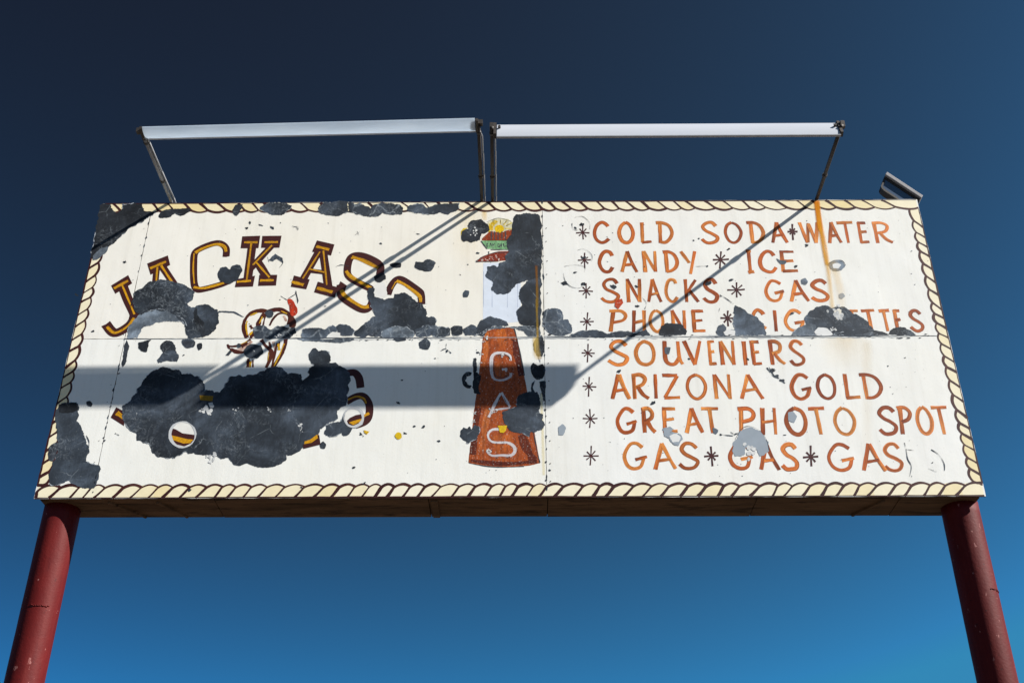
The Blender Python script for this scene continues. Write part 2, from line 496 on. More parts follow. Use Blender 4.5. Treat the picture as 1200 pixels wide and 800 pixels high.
xs = [-W2, -2.722, .252, W2]; zs = [0, 1.2245, H]
warm, cool, mid = s2l((233, 230, 222)), s2l((231, 231, 228)), s2l((233, 233, 229))
for j in range(2):
    for i in range(3):
        g = .0017
        x0 = xs[i] + (g if i else 0); x1 = xs[i + 1] - (g if i < 2 else 0)
        z0 = zs[j] + (g if j else 0) + GZ; z1 = zs[j + 1] - (g if not j else 0) + GZ
        mb = MB(); P = face_outline(x0, x1, z0, z1, 10 * i + j)
        c = (cool if i == 2 else warm if j else mid)
        n0 = len(P)
        mb.poly(P, 0, c)
        k0 = len(mb.v)
        ec = s2l((96, 80, 68))
        for p in P: mb.vert((p[0], 0, p[1]), ec)
        for p in P: mb.vert((p[0], .012, p[1]), ec)
        for k in range(n0):
            mb.face((k0 + k, k0 + n0 + k, k0 + n0 + (k + 1) % n0, k0 + (k + 1) % n0))
        build('face_panel', mb, PANEL, sign)

# cabinet: dark backing, side cheeks, back sheet, top cap, soffit boards
cab = MB()
ci = W2 - .035
cab.box((-ci, .0125, GZ + .012), (ci, .03, GZ + H - .006))
cab.box((-ci, .031, GZ + .012), (-ci + .02, DEPTH - .015, GZ + H - .006))
cab.box((ci - .02, .031, GZ + .012), (ci, DEPTH - .015, GZ + H - .006))
cab.box((-ci, DEPTH - .014, GZ + .012), (ci, DEPTH, GZ + H - .006))
cabinet = build('cabinet', cab, DARK, sign)
cap = MB()
cap.box((-W2 + .004, .0135, GZ + H - .005), (W2 - .004, DEPTH + .006, GZ + H + .004))
build('top_cap', cap, GALV, cabinet)
sx = [-ci, -1.92, -.52, .26, 1.62, 2.55, ci]
for i in range(6):
    mb = MB()
    mb.box((sx[i] + .002, .014, GZ - .004 - .002 * (i % 2)), (sx[i + 1] - .002, DEPTH + .003, GZ + .0105))
    build('soffit_board', mb, WOOD, cabinet, bevel=.003)
for xx, dx in ((-2.62, .18), (-2.30, .14), (2.45, -.15)):
    br = MB(); br.bar((xx, .04, GZ - .010), (xx + dx, DEPTH - .02, GZ - .010), .012, 4)
    build('soffit_batten', br, WOOD, cabinet)
br = MB(); br.box((-.505, .03, GZ - .016), (-.46, DEPTH - .01, GZ - .0065))
build('soffit_batten', br, WOOD, cabinet)

def ring_post(x, y, r, z0, z1, seed):
    mb = MB(); rnd = random.Random(seed); n = 40; m = 60
    rows = []
    for j in range(m + 1):
        z = z0 + (z1 - z0) * j / m
        rows.append([mb.vert((x + r * (1 + rnd.uniform(-.004, .004)) * math.cos(2 * math.pi * k / n),
                              y + r * (1 + rnd.uniform(-.004, .004)) * math.sin(2 * math.pi * k / n), z)) for k in range(n)])
    for j in range(m):
        for k in range(n):
            mb.face((rows[j][k], rows[j][(k + 1) % n], rows[j + 1][(k + 1) % n], rows[j + 1][k]))
    mb.face(rows[-1]); mb.face(rows[0][::-1])
    return mb
PX = ((-2.965, .165, .1165), (2.982, .17, .119))
for i, (x, y, r) in enumerate(PX):
    p = build('post', ring_post(x, y, r, 0.10, GZ + .008, 5 + i), POST, sign, smooth=True)
    f = MB(); f.bar((x, y, -.15), (x, y, .12), .30, 24, r1=.27)
    build('footing', f, CONC, p)
    wl = MB(); rw = random.Random(i)
    zw = GZ - .70 + .1 * i
    for q in range(9):                                  # a split weld running part of the way round
        t0 = -1.75 + .5 * i + q * .11; t1 = t0 + .115
        a0, a1 = (Vector((x + (r + .0015) * math.cos(t), y + (r + .0015) * math.sin(t), zw + rw.uniform(-.006, .006))) for t in (t0, t1))
        wl.bar(a0, a1, .0035, 5)
    build('weld_seam', wl, POST, p, smooth=True)

# ------------------------------------------------------------------ rope border
OFF_STAIN, OFF_ROPE, OFF_TXT, OFF_PATCH, OFF_TOP = .00015, .0003, .00055, .0011, .0016
crm = [s2l(c) for c in ((240, 230, 198), (236, 220, 170), (242, 236, 216), (230, 208, 146))]
mar = s2l((58, 26, 25))
def rope_side(name, length, place, pitch, v1, seed):
    rnd = random.Random(seed)
    fill, ln = MB(), MB()
    u = 0; us = [0]
    while u < length - pitch * .6:
        u += pitch * rnd.uniform(.78, 1.24); us.append(min(u, length))
    us[-1] = length
    tone = 0
    for i in range(len(us) - 1):
        a, b = us[i], us[i + 1]; p = b - a
        tone = .6 * tone + .4 * rnd.uniform(-1, 1)
        c = crm[0]
        c = mix(c, crm[2], max(0, -tone) * 1.2) if tone < 0 else mix(c, crm[3], min(1, tone * 1.3))
        v0 = .006
        def vv(t, bump=1):                       # scalloped inner edge of one strand
            return v1 * (.86 + .16 * math.sin(math.pi * min(1, max(0, t))) ** .7)
        top = [(a + p * t, vv(t)) for t in (0, .12, .3, .5, .7, .88, 1)]
        pts = [(a, v0)] + top + [(b, v0)]
        fill.poly([place(max(0, min(length, q[0])), q[1]) for q in pts], OFF_ROPE + rnd.uniform(0, .00002), c)
        sl = p * rnd.uniform(.50, .66)
        cv = [(a - sl * .55, v0 * .5), (a - sl * .28, v1 * .24), (a + sl * .02, v1 * .52), (a + sl * .34, v1 * .80),
              (a + p * .52, v1 * .99), (a + p * .80, v1 * 1.02), (b + p * .06, v1 * .92), (b + p * .20, v1 * .82)]
        cv = [(max(.003, min(length - .003, q[0])), q[1]) for q in cv]
        line = smooth_line([place(*q) for q in cv], 5)
        stroke(ln, line, .0215 * rnd.uniform(.62, 1.3), OFF_ROPE + .00008 + .00003 * (i % 2), mar, mix(mar, s2l((84, 44, 40)), rnd.random()), lanes=2, streak=.12, rnd=rnd, taper=(.85, .75), wob=.10)
    edge = [place(t * length / 60, .0015 + rnd.uniform(0, .003)) for t in range(61)]
    stroke(ln, edge, .009, OFF_ROPE + .00018, mar, lanes=2, rnd=rnd, wob=.35)
    o = build(name, fill, ROPE, sign)
    build('rope_outline', ln, MAROON, o)
WT, WB, WS = .088, .092, .075
rope_side('rope_border', 2 * W2 - .02, lambda u, v: (-W2 + .01 + u, GZ + H - v - .002), .128, WT, 1)
rope_side('rope_border', 2 * W2 - .02, lambda u, v: (-W2 + .01 + u, GZ + v + .002), .104, WB, 2)
rope_side('rope_border', H - WT - WB, lambda u, v: (-W2 + .002 + v, GZ + WB + u), .098, WS, 3)
rope_side('rope_border', H - WT - WB, lambda u, v: (W2 - .002 - v, GZ + WB + u), .098, WS, 4)

# ------------------------------------------------------------------ orange brush lettering
F = {
 'C': [[(.95, .80), (.80, .95), (.52, 1), (.22, .85), (.04, .50), (.12, .20), (.38, .02), (.70, .03), (.96, .20)]],
 'O': [[(.50, 1), (.20, .84), (.04, .48), (.20, .12), (.52, .0), (.84, .16), (.97, .52), (.82, .86), (.50, 1)]],
 'L': [[(.12, 1), (.08, .02)], [(.02, .02), (1, .06)]],
 'D': [[(.22, .98), (.20, 0)], [(0, .98), (.40, .97), (.80, .84), (.97, .52), (.84, .22), (.52, .04), (.20, .03)]],
 'S': [[(.92, .82), (.70, .98), (.36, .97), (.14, .78), (.30, .58), (.66, .44), (.92, .27), (.80, .07), (.50, 0), (.22, .03), (.0, .17)]],
 'A': [[(.44, 1), (.02, 0)], [(.44, 1), (.72, .42), (.98, 0)], [(.22, .33), (.74, .38)]],
 'W': [[(0, 1), (.26, 0)], [(.27, .02), (.48, .94)], [(.48, .94), (.74, 0)], [(.75, 0), (1, 1)]],
 'T': [[(0, .97), (1, .99)], [(.50, .96), (.54, 0)]],
 'E': [[(.16, 1), (.12, 0)], [(.06, .98), (.90, .98)], [(.14, .52), (.78, .55)], [(.08, .03), (.96, .06)]],
 'R': [[(.12, 1), (.12, 0)], [(.02, .96), (.52, .98), (.82, .82), (.70, .58), (.20, .46)], [(.36, .47), (.66, .18), (.98, .02)]],
 'N': [[(.10, 0), (.08, 1)], [(.10, 1), (.86, .02)], [(.88, 0), (.96, 1)]],
 'Y': [[(0, 1), (.54, .46)], [(1, 1), (.58, -.05)]],
 'I': [[(.56, 1), (.44, 0)], [(.18, .99), (.90, .99)], [(.06, 0), (.96, .02)]],
 'i': [[(.62, 1), (.40, 0)]],
 'G': [[(.86, .83), (.62, .98), (.34, .93), (.06, .52), (.14, .16), (.42, 0), (.74, .10), (.90, .42)], [(.52, .36), (1, .46)]],
 'K': [[(.10, 1), (.06, 0)], [(.92, .98), (.14, .40)], [(.34, .52), (.98, 0)]],
 'P': [[(.24, .98), (.06, 0)], [(.04, .97), (.66, .97), (.96, .78), (.80, .55), (.20, .45)]],
 'H': [[(.22, 1), (.08, 0)], [(.96, 1), (.86, 0)], [(.14, .44), (.90, .52)]],
 'U': [[(.10, 1), (.08, .26), (.26, .03), (.58, .04), (.84, .30)], [(.84, 1), (.84, .3), (1, .02)]],
 'V': [[(0, 1), (.54, 0)], [(.56, 0), (1, 1)]],
 'Z': [[(.04, .96), (.94, .97)], [(.92, .95), (.08, .05)], [(.03, .03), (1, .05)]],
}
OR_M, OR_D, OR_L = s2l((194, 98, 36)), s2l((122, 52, 24)), s2l((228, 148, 70))
def letters(mb, view, top, bot, items, rnd, wd=.0270):
    ox, oy, s = VW[view]
    for it in items:
        ch, x0, x1 = it[0], it[1], it[2]
        t_, b_ = (it[3], it[4]) if len(it) > 3 else (top, bot)
        ya, yb = oy + t_ / s, oy + b_ / s; ym = (ya + yb) / 2
        X0 = px2(ox + x0 / s, ym)[0]; X1 = px2(ox + x1 / s, ym)[0]
        Zt = px2(ox + x0 / s, ya)[1]; Zb = px2(ox + x0 / s, yb)[1]
        h = wd * .5
        base = rnd.choice((0, 0, .25, -.25, -.1))
        for k, st in enumerate(F[ch]):
            P = [(X0 + h + (X1 - X0 - 2 * h) * p[0] + rnd.uniform(-.003, .003), Zb + h * .9 + (Zt - Zb - 1.8 * h) * p[1] + rnd.uniform(-.003, .003)) for p in st]
            ln = smooth_line(P, 7)
            ta, tb = base + rnd.uniform(-.85, .9), base + rnd.uniform(-.85, .9)
            col = lambda t: mix(OR_M, OR_D, min(1, -t)) if t < 0 else mix(OR_M, OR_L, min(1, t))
            stroke(mb, ln, wd * rnd.uniform(.86, 1.12) * (.9 if len(st) == 2 and k else 1), OFF_TXT + .00007 * k, col(ta), col(tb), lanes=6, streak=.40, rnd=rnd, taper=(1.05, .95), wob=.07, rise=.00006)

def word(text, seed, *chunks):                  # one word = one piece of lettering on the panel
    mb = MB(); rnd = random.Random(seed)
    for view, top, bot, items in chunks: letters(mb, view, top, bot, items, rnd)
    build('lettering', mb, BRUSH, sign, label='orange brush lettering reading ' + text)

word('COLD', 1, ('H', 174, 294, [('C', 240, 337), ('O', 368, 465), ('L', 487, 556), ('D', 568, 668)]))
word('SODA', 18, ('H', 174, 294, [('S', 798, 905), ('O', 920, 1026), ('D', 1043, 1142)]), ('I', 175, 293, [('A', 96, 192)]))
word('WATER', 2, ('I', 174, 294, [('W', 253, 365), ('A', 390, 472), ('T', 448, 546), ('E', 553, 620), ('R', 630, 740)]))
word('CANDY', 3, ('H', 325, 445, [('C', 265, 358), ('A', 382, 482), ('N', 497, 583), ('D', 602, 695), ('Y', 698, 788, 325, 450)]))
word('ICE', 4, ('H', 322, 447, [('I', 1033, 1086)]), ('I', 325, 446, [('C', 35, 138), ('E', 142, 248)]))
word('SNACKS', 5, ('H', 470, 602, [('S', 278, 390), ('N', 410, 503), ('A', 518, 608), ('C', 612, 692), ('K', 713, 798), ('S', 808, 905)]))
word('GAS', 6, ('I', 475, 597, [('G', 62, 180), ('A', 193, 303), ('S', 303, 414)]))
word('PHONE', 7, ('H', 632, 757, [('P', 320, 430), ('H', 438, 528), ('O', 528, 622), ('N', 645, 735), ('E', 750, 837)]))
word('CIGARETTES', 8, ('H', 630, 752, [('C', 1062, 1150)]), ('I', 630, 752, [('i', 112, 142), ('G', 166, 287), ('A', 300, 392), ('R', 420, 505), ('E', 515, 577), ('T', 572, 662), ('T', 664, 740), ('E', 740, 798), ('S', 815, 905)]))
word('SOUVENIERS', 9, ('J', 80, 217, [('S', 315, 436), ('O', 453, 576), ('U', 602, 716), ('V', 715, 818), ('E', 838, 893), ('N', 898, 992), ('i', 1018, 1052), ('E', 1060, 1130)]), ('K', 71, 195, [('R', 78, 162), ('S', 172, 259)]))
word('ARIZONA', 10, ('J', 253, 394, [('A', 333, 442), ('R', 440, 540), ('i', 555, 587), ('Z', 598, 703), ('O', 722, 843), ('N', 863, 972), ('A', 1000, 1132)]))
word('GOLD', 11, ('K', 227, 355, [('G', 175, 292), ('O', 300, 405), ('L', 430, 515), ('D', 507, 620)]))
word('GREAT', 12, ('J', 428, 572, [('G', 355, 482), ('R', 493, 578), ('E', 595, 692), ('A', 715, 823), ('T', 802, 913)]))
word('PHOTO', 13, ('J', 428, 572, [('P', 993, 1097)]), ('K', 384, 522, [('H', 33, 128), ('O', 153, 270), ('T', 268, 362), ('O', 380, 497)]))
word('SPOT', 14, ('K', 380, 521, [('S', 588, 692), ('P', 685, 762), ('O', 770, 857), ('T', 848, 937)]))
word('GAS', 15, ('J', 610, 760, [('G', 390, 533), ('A', 550, 682), ('S', 683, 804)]))
word('GAS', 16, ('J', 610, 760, [('G', 942, 1083)]), ('K', 552, 687, [('A', 30, 135), ('S', 135, 229)]))
word('GAS', 17, ('K', 552, 692, [('G', 350, 493), ('A', 508, 632), ('S', 613, 717)]))

# maroon star marks between and before the words
def star(view, cx, y0, y1, x0, x1, seed, heavy=1.0):
    rnd = random.Random(seed); ox, oy, s = VW[view]
    cy = (y0 + y1) / 2
    pts = []
    for k in range(8):
        t = math.pi / 2 + k * math.pi / 4 + rnd.uniform(-.09, .09)
        L = ((y1 - y0) / 2, (x1 - x0) * .40, (x1 - x0) / 2, (x1 - x0) * .40)[k % 4] * rnd.uniform(.88, 1.08)
        tw = math.atan2(4.6 * heavy, L) * .8
        for dt, rr in ((-tw, L * .97), (tw, L * .97), (math.pi / 8, 7.0 * heavy)):
            pts.append((cx + rr * math.cos(t + dt), cy - rr * math.sin(t + dt)))
    mb = MB(); mb.poly(T(view, *pts), OFF_TXT + .0002, s2l((72, 34, 34)))
    build('star_mark', mb, MAROON, sign)
for i, a in enumerate([('H', 191, 194, 272, 150, 222), ('H', 200, 334, 420, 164, 234), ('H', 209, 490, 583, 169, 248), ('H', 213, 648, 745, 177, 248),
          ('J', 218, 99, 200, 180, 256), ('J', 223, 270, 376, 183, 260), ('J', 231, 436, 546, 188, 272), ('J', 234, 628, 740, 190, 274),
          ('I', 216, 183, 272, 188, 246, 1.5), ('H', 908, 328, 422, 864, 956, 1.3), ('H', 992, 488, 577, 946, 1040, 1.2), ('H', 945, 637, 722, 904, 982, 1.4),
          ('J', 862, 626, 742, 820, 904, 1.5), ('K', 281, 568, 672, 242, 320, 1.4)]):
    star(*a[:6], 40 + i, a[6] if len(a) > 6 else 1.0)

# ------------------------------------------------------------------ arched maroon and yellow title
YEL, YEL2 = s2l((226, 164, 24)), s2l((196, 138, 24))
MAR = s2l((68, 32, 30))
def pw(view, units):                 # width in view units -> metres, about
    return units / VW[view][2] * .0064
def title(view, seed, bars=(), lines=(), quads=(), inl=()):
    mb, yb = MB(), MB(); rnd = random.Random(seed)
    for k, (pts, wd) in enumerate(lines):
        ln = smooth_line(T(view, *pts), 7)
        stroke(mb, ln, pw(view, wd), OFF_TXT + .00004 * k, MAR, lanes=2, streak=.10, rnd=rnd, wob=.015, rise=.00003)
    for k, q in enumerate(quads):
        mb.poly(T(view, *q), OFF_TXT + .0002 + .00003 * k, MAR)
    for k, (pts, wd) in enumerate(inl):
        ln = smooth_line(T(view, *pts), 7)
        stroke(yb, ln, pw(view, wd * .84), OFF_TXT + .0004 + .00002 * k, mix(YEL, YEL2, rnd.random() * .6), mix(YEL, YEL2, rnd.random()), lanes=4, streak=.22, rnd=rnd, wob=.14, rise=.00002)
    o = build('title_letter', mb, MAROON, sign)
    if yb.v: build('inlay', yb, YELLOW, o)

title('A', 1, quads=[[(161, 458), (241, 409), (260, 448), (181, 497)]],
      lines=[([(212, 452), (240, 525), (268, 585), (268, 612), (240, 650), (178, 680), (138, 640)], 44)],
      inl=[([(175, 472), (240, 436)], 17), ([(212, 455), (242, 525), (270, 592)], 10), ([(268, 610), (240, 648), (180, 680), (142, 652)], 15)])
title('A', 2, quads=[[(330, 355), (427, 317), (438, 362), (346, 408)]],
      lines=[([(375, 372), (366, 470)], 30), ([(398, 365), (455, 450), (475, 480)], 34)],
      inl=[([(345, 378), (418, 346)], 17), ([(378, 372), (370, 470)], 10), ([(396, 365), (460, 462)], 12)])
title('A', 3, lines=[([(700, 322), (700, 285), (676, 262), (640, 262), (580, 285), (553, 308), (548, 360), (550, 445), (565, 476), (600, 474), (670, 455), (708, 440)], 33)],
      inl=[([(700, 300), (690, 275), (650, 266), (590, 285), (556, 305)], 17), ([(550, 308), (546, 380), (551, 450)], 8), ([(548, 466), (600, 470), (690, 446)], 15)])
title('A', 4, quads=[[(776, 228), (860, 225), (852, 283), (768, 284)], [(870, 226), (960, 225), (950, 281), (864, 282)],
                     [(750, 428), (836, 412), (826, 463), (741, 466)], [(856, 408), (940, 408), (934, 458), (850, 460)]],
      lines=[([(825, 250), (800, 440)], 40), ([(920, 265), (816, 378)], 34), ([(846, 345), (905, 440)], 40)],
      inl=[([(785, 256), (846, 256)], 14), ([(880, 256), (942, 255)], 14), ([(818, 262), (797, 430)], 10), ([(915, 270), (826, 362)], 10), ([(842, 350), (903, 420)], 10), ([(752, 441), (816, 436)], 14), ([(860, 435), (922, 434)], 15)])
title('B', 5, quads=[[(126, 247), (208, 266), (192, 318), (103, 300)], [(18, 411), (92, 430), (76, 476), (3, 464)], [(130, 440), (222, 466), (210, 516), (112, 490)]],
      lines=[([(142, 285), (58, 436)], 36), ([(152, 285), (180, 470)], 38), ([(88, 388), (172, 398)], 24)],
      inl=[([(123, 275), (182, 290)], 16), ([(140, 300), (60, 425)], 9), ([(156, 295), (172, 455)], 9), ([(92, 381), (160, 396)], 9), ([(8, 441), (62, 455)], 19), ([(127, 470), (198, 489)], 19)])
title('B', 6, lines=[([(421, 405), (424, 372), (404, 347), (345, 320), (300, 318), (277, 340), (268, 395), (286, 425), (340, 455), (378, 475), (390, 510), (372, 560), (335, 570), (265, 530), (237, 500), (236, 455)], 35)],
      quads=[[(236, 438), (266, 458), (256, 486), (224, 500), (222, 470)]],
      inl=[([(290, 325), (340, 340), (412, 376)], 21), ([(262, 390), (290, 420), (378, 470)], 20), ([(240, 480), (262, 510), (335, 556), (368, 556)], 22)])
title('B', 7, lines=[([(617, 545), (614, 500), (600, 480), (530, 432), (500, 430), (474, 460), (458, 500)], 33)],
      inl=[([(500, 437), (540, 456), (604, 505), (612, 535)], 18), ([(495, 440), (476, 475)], 6)])
# what is left of the word below the donkey
title('C', 8, quads=[[(425, 308), (464, 328), (462, 396), (399, 356)]], inl=[([(428, 335), (470, 362)], 22)])
title('D', 9, quads=[[(216, 470), (292, 425), (302, 482), (222, 502)]], inl=[([(226, 468), (252, 462), (290, 432)], 15)])
title('D', 10, lines=[([(424, 150), (460, 146), (482, 170), (490, 215)], 34), ([(425, 282), (470, 258), (505, 258), (530, 295), (530, 345), (512, 375), (470, 392)], 33)],
      inl=[([(430, 274), (470, 258), (505, 268), (516, 290)], 10), ([(500, 352), (530, 336)], 15)])

# ------------------------------------------------------------------ the painted donkey
dk, dy, rnd = MB(), MB(), random.Random(77)
for k, (pts, wd) in enumerate([
    ([(395, 525), (368, 440), (372, 370), (425, 300), (510, 272), (590, 278)], 24),
    ([(590, 280), (690, 260), (770, 290), (815, 330), (836, 385), (818, 430)], 26),
    ([(500, 415), (515, 360), (560, 300)], 26), ([(545, 420), (560, 350), (575, 300)], 10),
    ([(608, 412), (640, 350), (690, 302), (750, 298), (790, 330), (780, 400)], 13),
    ([(800, 300), (805, 360), (800, 420)], 14), ([(425, 410), (445, 440)], 14), ([(430, 530), (460, 470)], 20),
    ([(212, 588), (240, 606), (310, 600), (365, 578), (430, 540)], 12),
    ([(245, 630), (290, 655), (350, 662), (395, 645)], 22), ([(345, 610), (400, 570)], 22),
    ([(212, 588), (225, 620), (250, 640), (215, 690)], 10),
    ([(530, 545), (570, 600), (622, 650), (615, 720), (575, 805)], 22),
    ([(605, 565), (620, 620)], 14), ([(680, 575), (650, 700), (632, 800)], 14),
    ([(760, 540), (748, 620), (700, 710), (640, 810)], 22), ([(700, 560), (690, 640)], 10),
    ([(410, 720), (402, 800)], 18), ([(452, 730), (452, 800)], 8)]):
    stroke(dk, smooth_line(T('L', *pts), 6), pw('L', wd * 1.5), OFF_TXT + .00002 * k, s2l((72, 30, 26)), s2l((88, 44, 28)), lanes=3, streak=.2, rnd=rnd, wob=.2, rise=.00002)
for k, (pts, wd) in enumerate([
    ([(400, 500), (388, 420), (398, 370)], 20), ([(430, 315), (490, 292)], 22), ([(420, 500), (445, 470)], 26),
    ([(512, 390), (540, 330)], 14), ([(715, 275), (770, 300)], 12), ([(690, 580), (700, 640)], 26),
    ([(745, 580), (700, 690), (650, 790)], 14), ([(600, 660), (590, 740)], 8), ([(430, 745), (425, 800)], 24), ([(330, 590), (395, 560)], 8)]):
    stroke(dy, smooth_line(T('L', *pts), 5), pw('L', wd * .75), OFF_TXT + .0004 + .00002 * k, YEL, s2l((236, 190, 40)), lanes=3, streak=.2, rnd=rnd, wob=.25, rise=.00002)
pk = MB()
for k, (pts, wd) in enumerate([([(255, 635), (320, 645), (400, 590), (440, 560)], 34), ([(640, 560), (660, 650), (640, 740)], 20), ([(740, 320), (765, 370)], 20)]):
    stroke(pk, smooth_line(T('L', *pts), 5), pw('L', wd), OFF_TXT - .00012 + .00001 * k, s2l((224, 196, 182)), s2l((206, 160, 140)), lanes=3, streak=.1, rnd=rnd, wob=.25, rise=.00001)
don = build('painted_donkey', dk, MAROON, sign, label='faded donkey drawn in maroon outline with its tail up')
build('donkey_highlight', dy, YELLOW, don)
build('donkey_shading', pk, PICT, don)
tl = MB()
tl.poly(rough(T('L', (774, 166), (800, 158), (822, 172), (845, 210), (868, 250), (870, 285), (855, 312), (825, 326), (805, 312), (797, 270), (792, 225)), .05, .03, 3), OFF_TXT + .0005, s2l((206, 62, 30)))
build('red_tail', tl, PICT, don)
wk = MB()
for k, pts in enumerate([[(712, 136), (770, 172)], [(780, 160), (855, 112), (852, 88)]]):
    stroke(wk, smooth_line(T('L', *pts), 4), pw('L', 6), OFF_TXT + .00002 * k, s2l((80, 76, 66)), lanes=1, rnd=rnd, wob=.4)
wk.poly(T('L', (845, 100), (858, 96), (880, 180), (868, 210), (860, 150)), OFF_TXT, s2l((240, 222, 170)))
build('donkey_tail_tuft', wk, CHIP, don)

# ------------------------------------------------------------------ the painted bottle with GAS on it
bt, rnd = MB(), random.Random(5)
bl = T('F', (440, 262), (436, 330), (426, 430), (414, 540)) + T('G', (372, 130), (345, 380), (325, 545))
brr = T('G', (450, 570), (560, 579), (640, 580), (800, 570), (886, 550)) + T('F', (780, 690), (745, 520), (712, 330), (686, 228))
bt.poly(rough(bl + brr + T('F', (560, 224)), 0, .05, 6), OFF_ROPE, s2l((178, 84, 34)))
bottle = build('painted_bottle', bt, PICT, sign, label='rust red tapering bottle painted with white outlined letters GAS')
bs_ = MB()
for k, (v, pts, wd, c0, c1) in enumerate([
    ('F', [(470, 265), (462, 400), (440, 530)], 36, (206, 112, 46), (196, 98, 40)),
    ('F', [(575, 240), (590, 330), (600, 400)], 70, (204, 104, 34), (180, 84, 32)),
    ('F', [(520, 260), (510, 340), (500, 420)], 30, (196, 96, 36), (170, 76, 30)),
    ('F', [(690, 320), (705, 430), (740, 600)], 46, (104, 40, 18), (96, 36, 18)),
    ('F', [(560, 500), (575, 640), (580, 790)], 60, (192, 94, 36), (168, 76, 30)),
    ('G', [(480, 130), (450, 300), (432, 450)], 40, (206, 116, 58), (196, 100, 44)),
    ('G', [(590, 340), (600, 450), (640, 480)], 120, (196, 100, 40), (186, 90, 36)),
    ('G', [(400, 120), (385, 260), (360, 480)], 42, (116, 48, 24), (104, 42, 20)),
    ('G', [(740, 330), (780, 430), (830, 520)], 60, (116, 48, 22), (110, 44, 22)),
    ('G', [(345, 530), (600, 555), (860, 535)], 30, (104, 40, 20), (96, 36, 18))]):
    stroke(bs_, smooth_line(T(v, *pts), 7), pw(v, wd), OFF_ROPE + .00006 + .000008 * k, s2l(c0), s2l(c1), lanes=6, streak=.18, rnd=rnd, wob=.2, rise=.000004)
build('bottle_shading', bs_, PICT, bottle)
bw = MB()
for k, (v, pts, wd) in enumerate([
    ('F', [(655, 482), (650, 445), (610, 424), (545, 425), (512, 450), (505, 500), (508, 580), (530, 626), (590, 636), (650, 610), (658, 580)], 26),
    ('F', [(590, 552), (630, 548)], 22), ('F', [(618, 545), (620, 570)], 18),
    ('G', [(578, 5), (530, 95), (485, 190)], 26), ('G', [(585, 0), (620, 60), (652, 112)], 24), ('G', [(515, 135), (570, 128), (650, 118)], 16),
    ('G', [(562, 285), (510, 290), (480, 325), (492, 368), (535, 388), (630, 390), (680, 418), (688, 460), (655, 490), (590, 488), (510, 490), (470, 455)], 24)]):
    ln = smooth_line(T(v, *pts), 7)
    stroke(bw, ln, pw(v, wd * .8), OFF_TXT + .00003 * k, s2l((226, 222, 222)), s2l((205, 196, 200)), lanes=4, streak=.12, rnd=rnd, wob=.2, rise=.00002)
build('bottle_lettering', bw, mat_paint('worn_white_paint', worn=-.02, var=.3, scale=90), bottle)
bk = MB()
for k, (v, pts, wd) in enumerate([
    ('F', [(655, 482), (640, 450), (600, 440), (555, 442), (532, 462), (526, 500), (528, 570), (545, 606), (590, 618), (640, 596)], 4),
    ('F', [(684, 232), (710, 325), (735, 445), (765, 600)], 6), ('G', [(330, 548), (450, 571), (560, 580), (640, 580), (760, 574)], 6),
    ('G', [(835, 310), (858, 430), (885, 545)], 6), ('G', [(575, 30), (545, 100)], 4), ('G', [(600, 30), (632, 100)], 4)]):
    stroke(bk, smooth_line(T(v, *pts), 6), pw(v, wd), OFF_TXT + .0003 + .00002 * k, s2l((46, 44, 50)), lanes=1, rnd=rnd, wob=.5, rise=.00001)
for k in range(24):
    x = rnd.uniform(515, 690); y = rnd.choice((498, 505, 512, 380, 395))
    bk.poly(T('G', (x, y), (x + rnd.uniform(5, 16), y + rnd.uniform(-3, 3)), (x + 6, y + rnd.uniform(3, 7))), OFF_TXT + .0004, s2l((40, 40, 46)))
build('bottle_outline', bk, CHIP, bottle)
yb = MB(); yb.poly(T('G', (556, 258), (630, 256), (616, 300), (600, 314), (572, 310)), OFF_TOP, s2l((240, 200, 30)))
build('yellow_fleck', yb, YELLOW, sign)
nk = MB(); nk.poly(T('E', (442, 455), (560, 452), (735, 590), (735, 800)) + T('F', (715, 180), (440, 205)), OFF_STAIN + .0001, s2l((218, 226, 238)))
for x in (445, 512, 632, 712):
    stroke(nk, smooth_line(T('E', (x, 520), (x - 1, 800)), 5), pw('E', 3), OFF_STAIN + .00016, s2l((168, 178, 200)), lanes=1, rnd=rnd, wob=.5)
build('bottle_neck', nk, GREYP, bottle)

# little picture on top of the bottle: sun over brown and green bands
em = MB()
em.poly(rough(T('E', (470, 150), (500, 118), (570, 104), (640, 112), (672, 140), (676, 200), (470, 205)), .03, .02, 2), OFF_ROPE, s2l((238, 232, 196)))
em.poly(rough(T('E', (475, 195), (490, 150), (530, 120), (560, 130), (520, 165), (520, 200)), .04, .04, 4), OFF_ROPE + .00005, s2l((238, 196, 40)))
for k, (a, b) in enumerate([((620, 165), (665, 140)), ((600, 158), (628, 122)), ((575, 150), (578, 122)), ((545, 150), (520, 122)), ((528, 165), (488, 148)), ((610, 185), (668, 188))]):
    stroke(em, smooth_line(T('E', a, b), 3), pw('E', 10), OFF_ROPE + .00008, s2l((236, 206, 70)), s2l((236, 216, 120)), lanes=1, rnd=rnd, wob=.3)
em.poly(rough(T('E', (432, 262), (470, 230), (495, 205), (540, 212), (600, 212), (640, 196), (682, 194), (682, 280), (430, 280)), .02, .04, 8), OFF_ROPE + .0001, s2l((158, 66, 26)))
em.poly(rough(T('E', (422, 282), (660, 278), (660, 350), (470, 345), (445, 315)), .01, .02, 9), OFF_ROPE + .0001, s2l((136, 190, 136)))
em.poly(rough(T('E', (384, 446), (420, 410), (485, 385), (560, 364), (650, 362), (650, 430), (560, 440)), .02, .03, 10), OFF_ROPE + .0001, s2l((150, 56, 32)))
emb = build('bottle_cap_picture', em, PICT, bottle)
eb = MB()
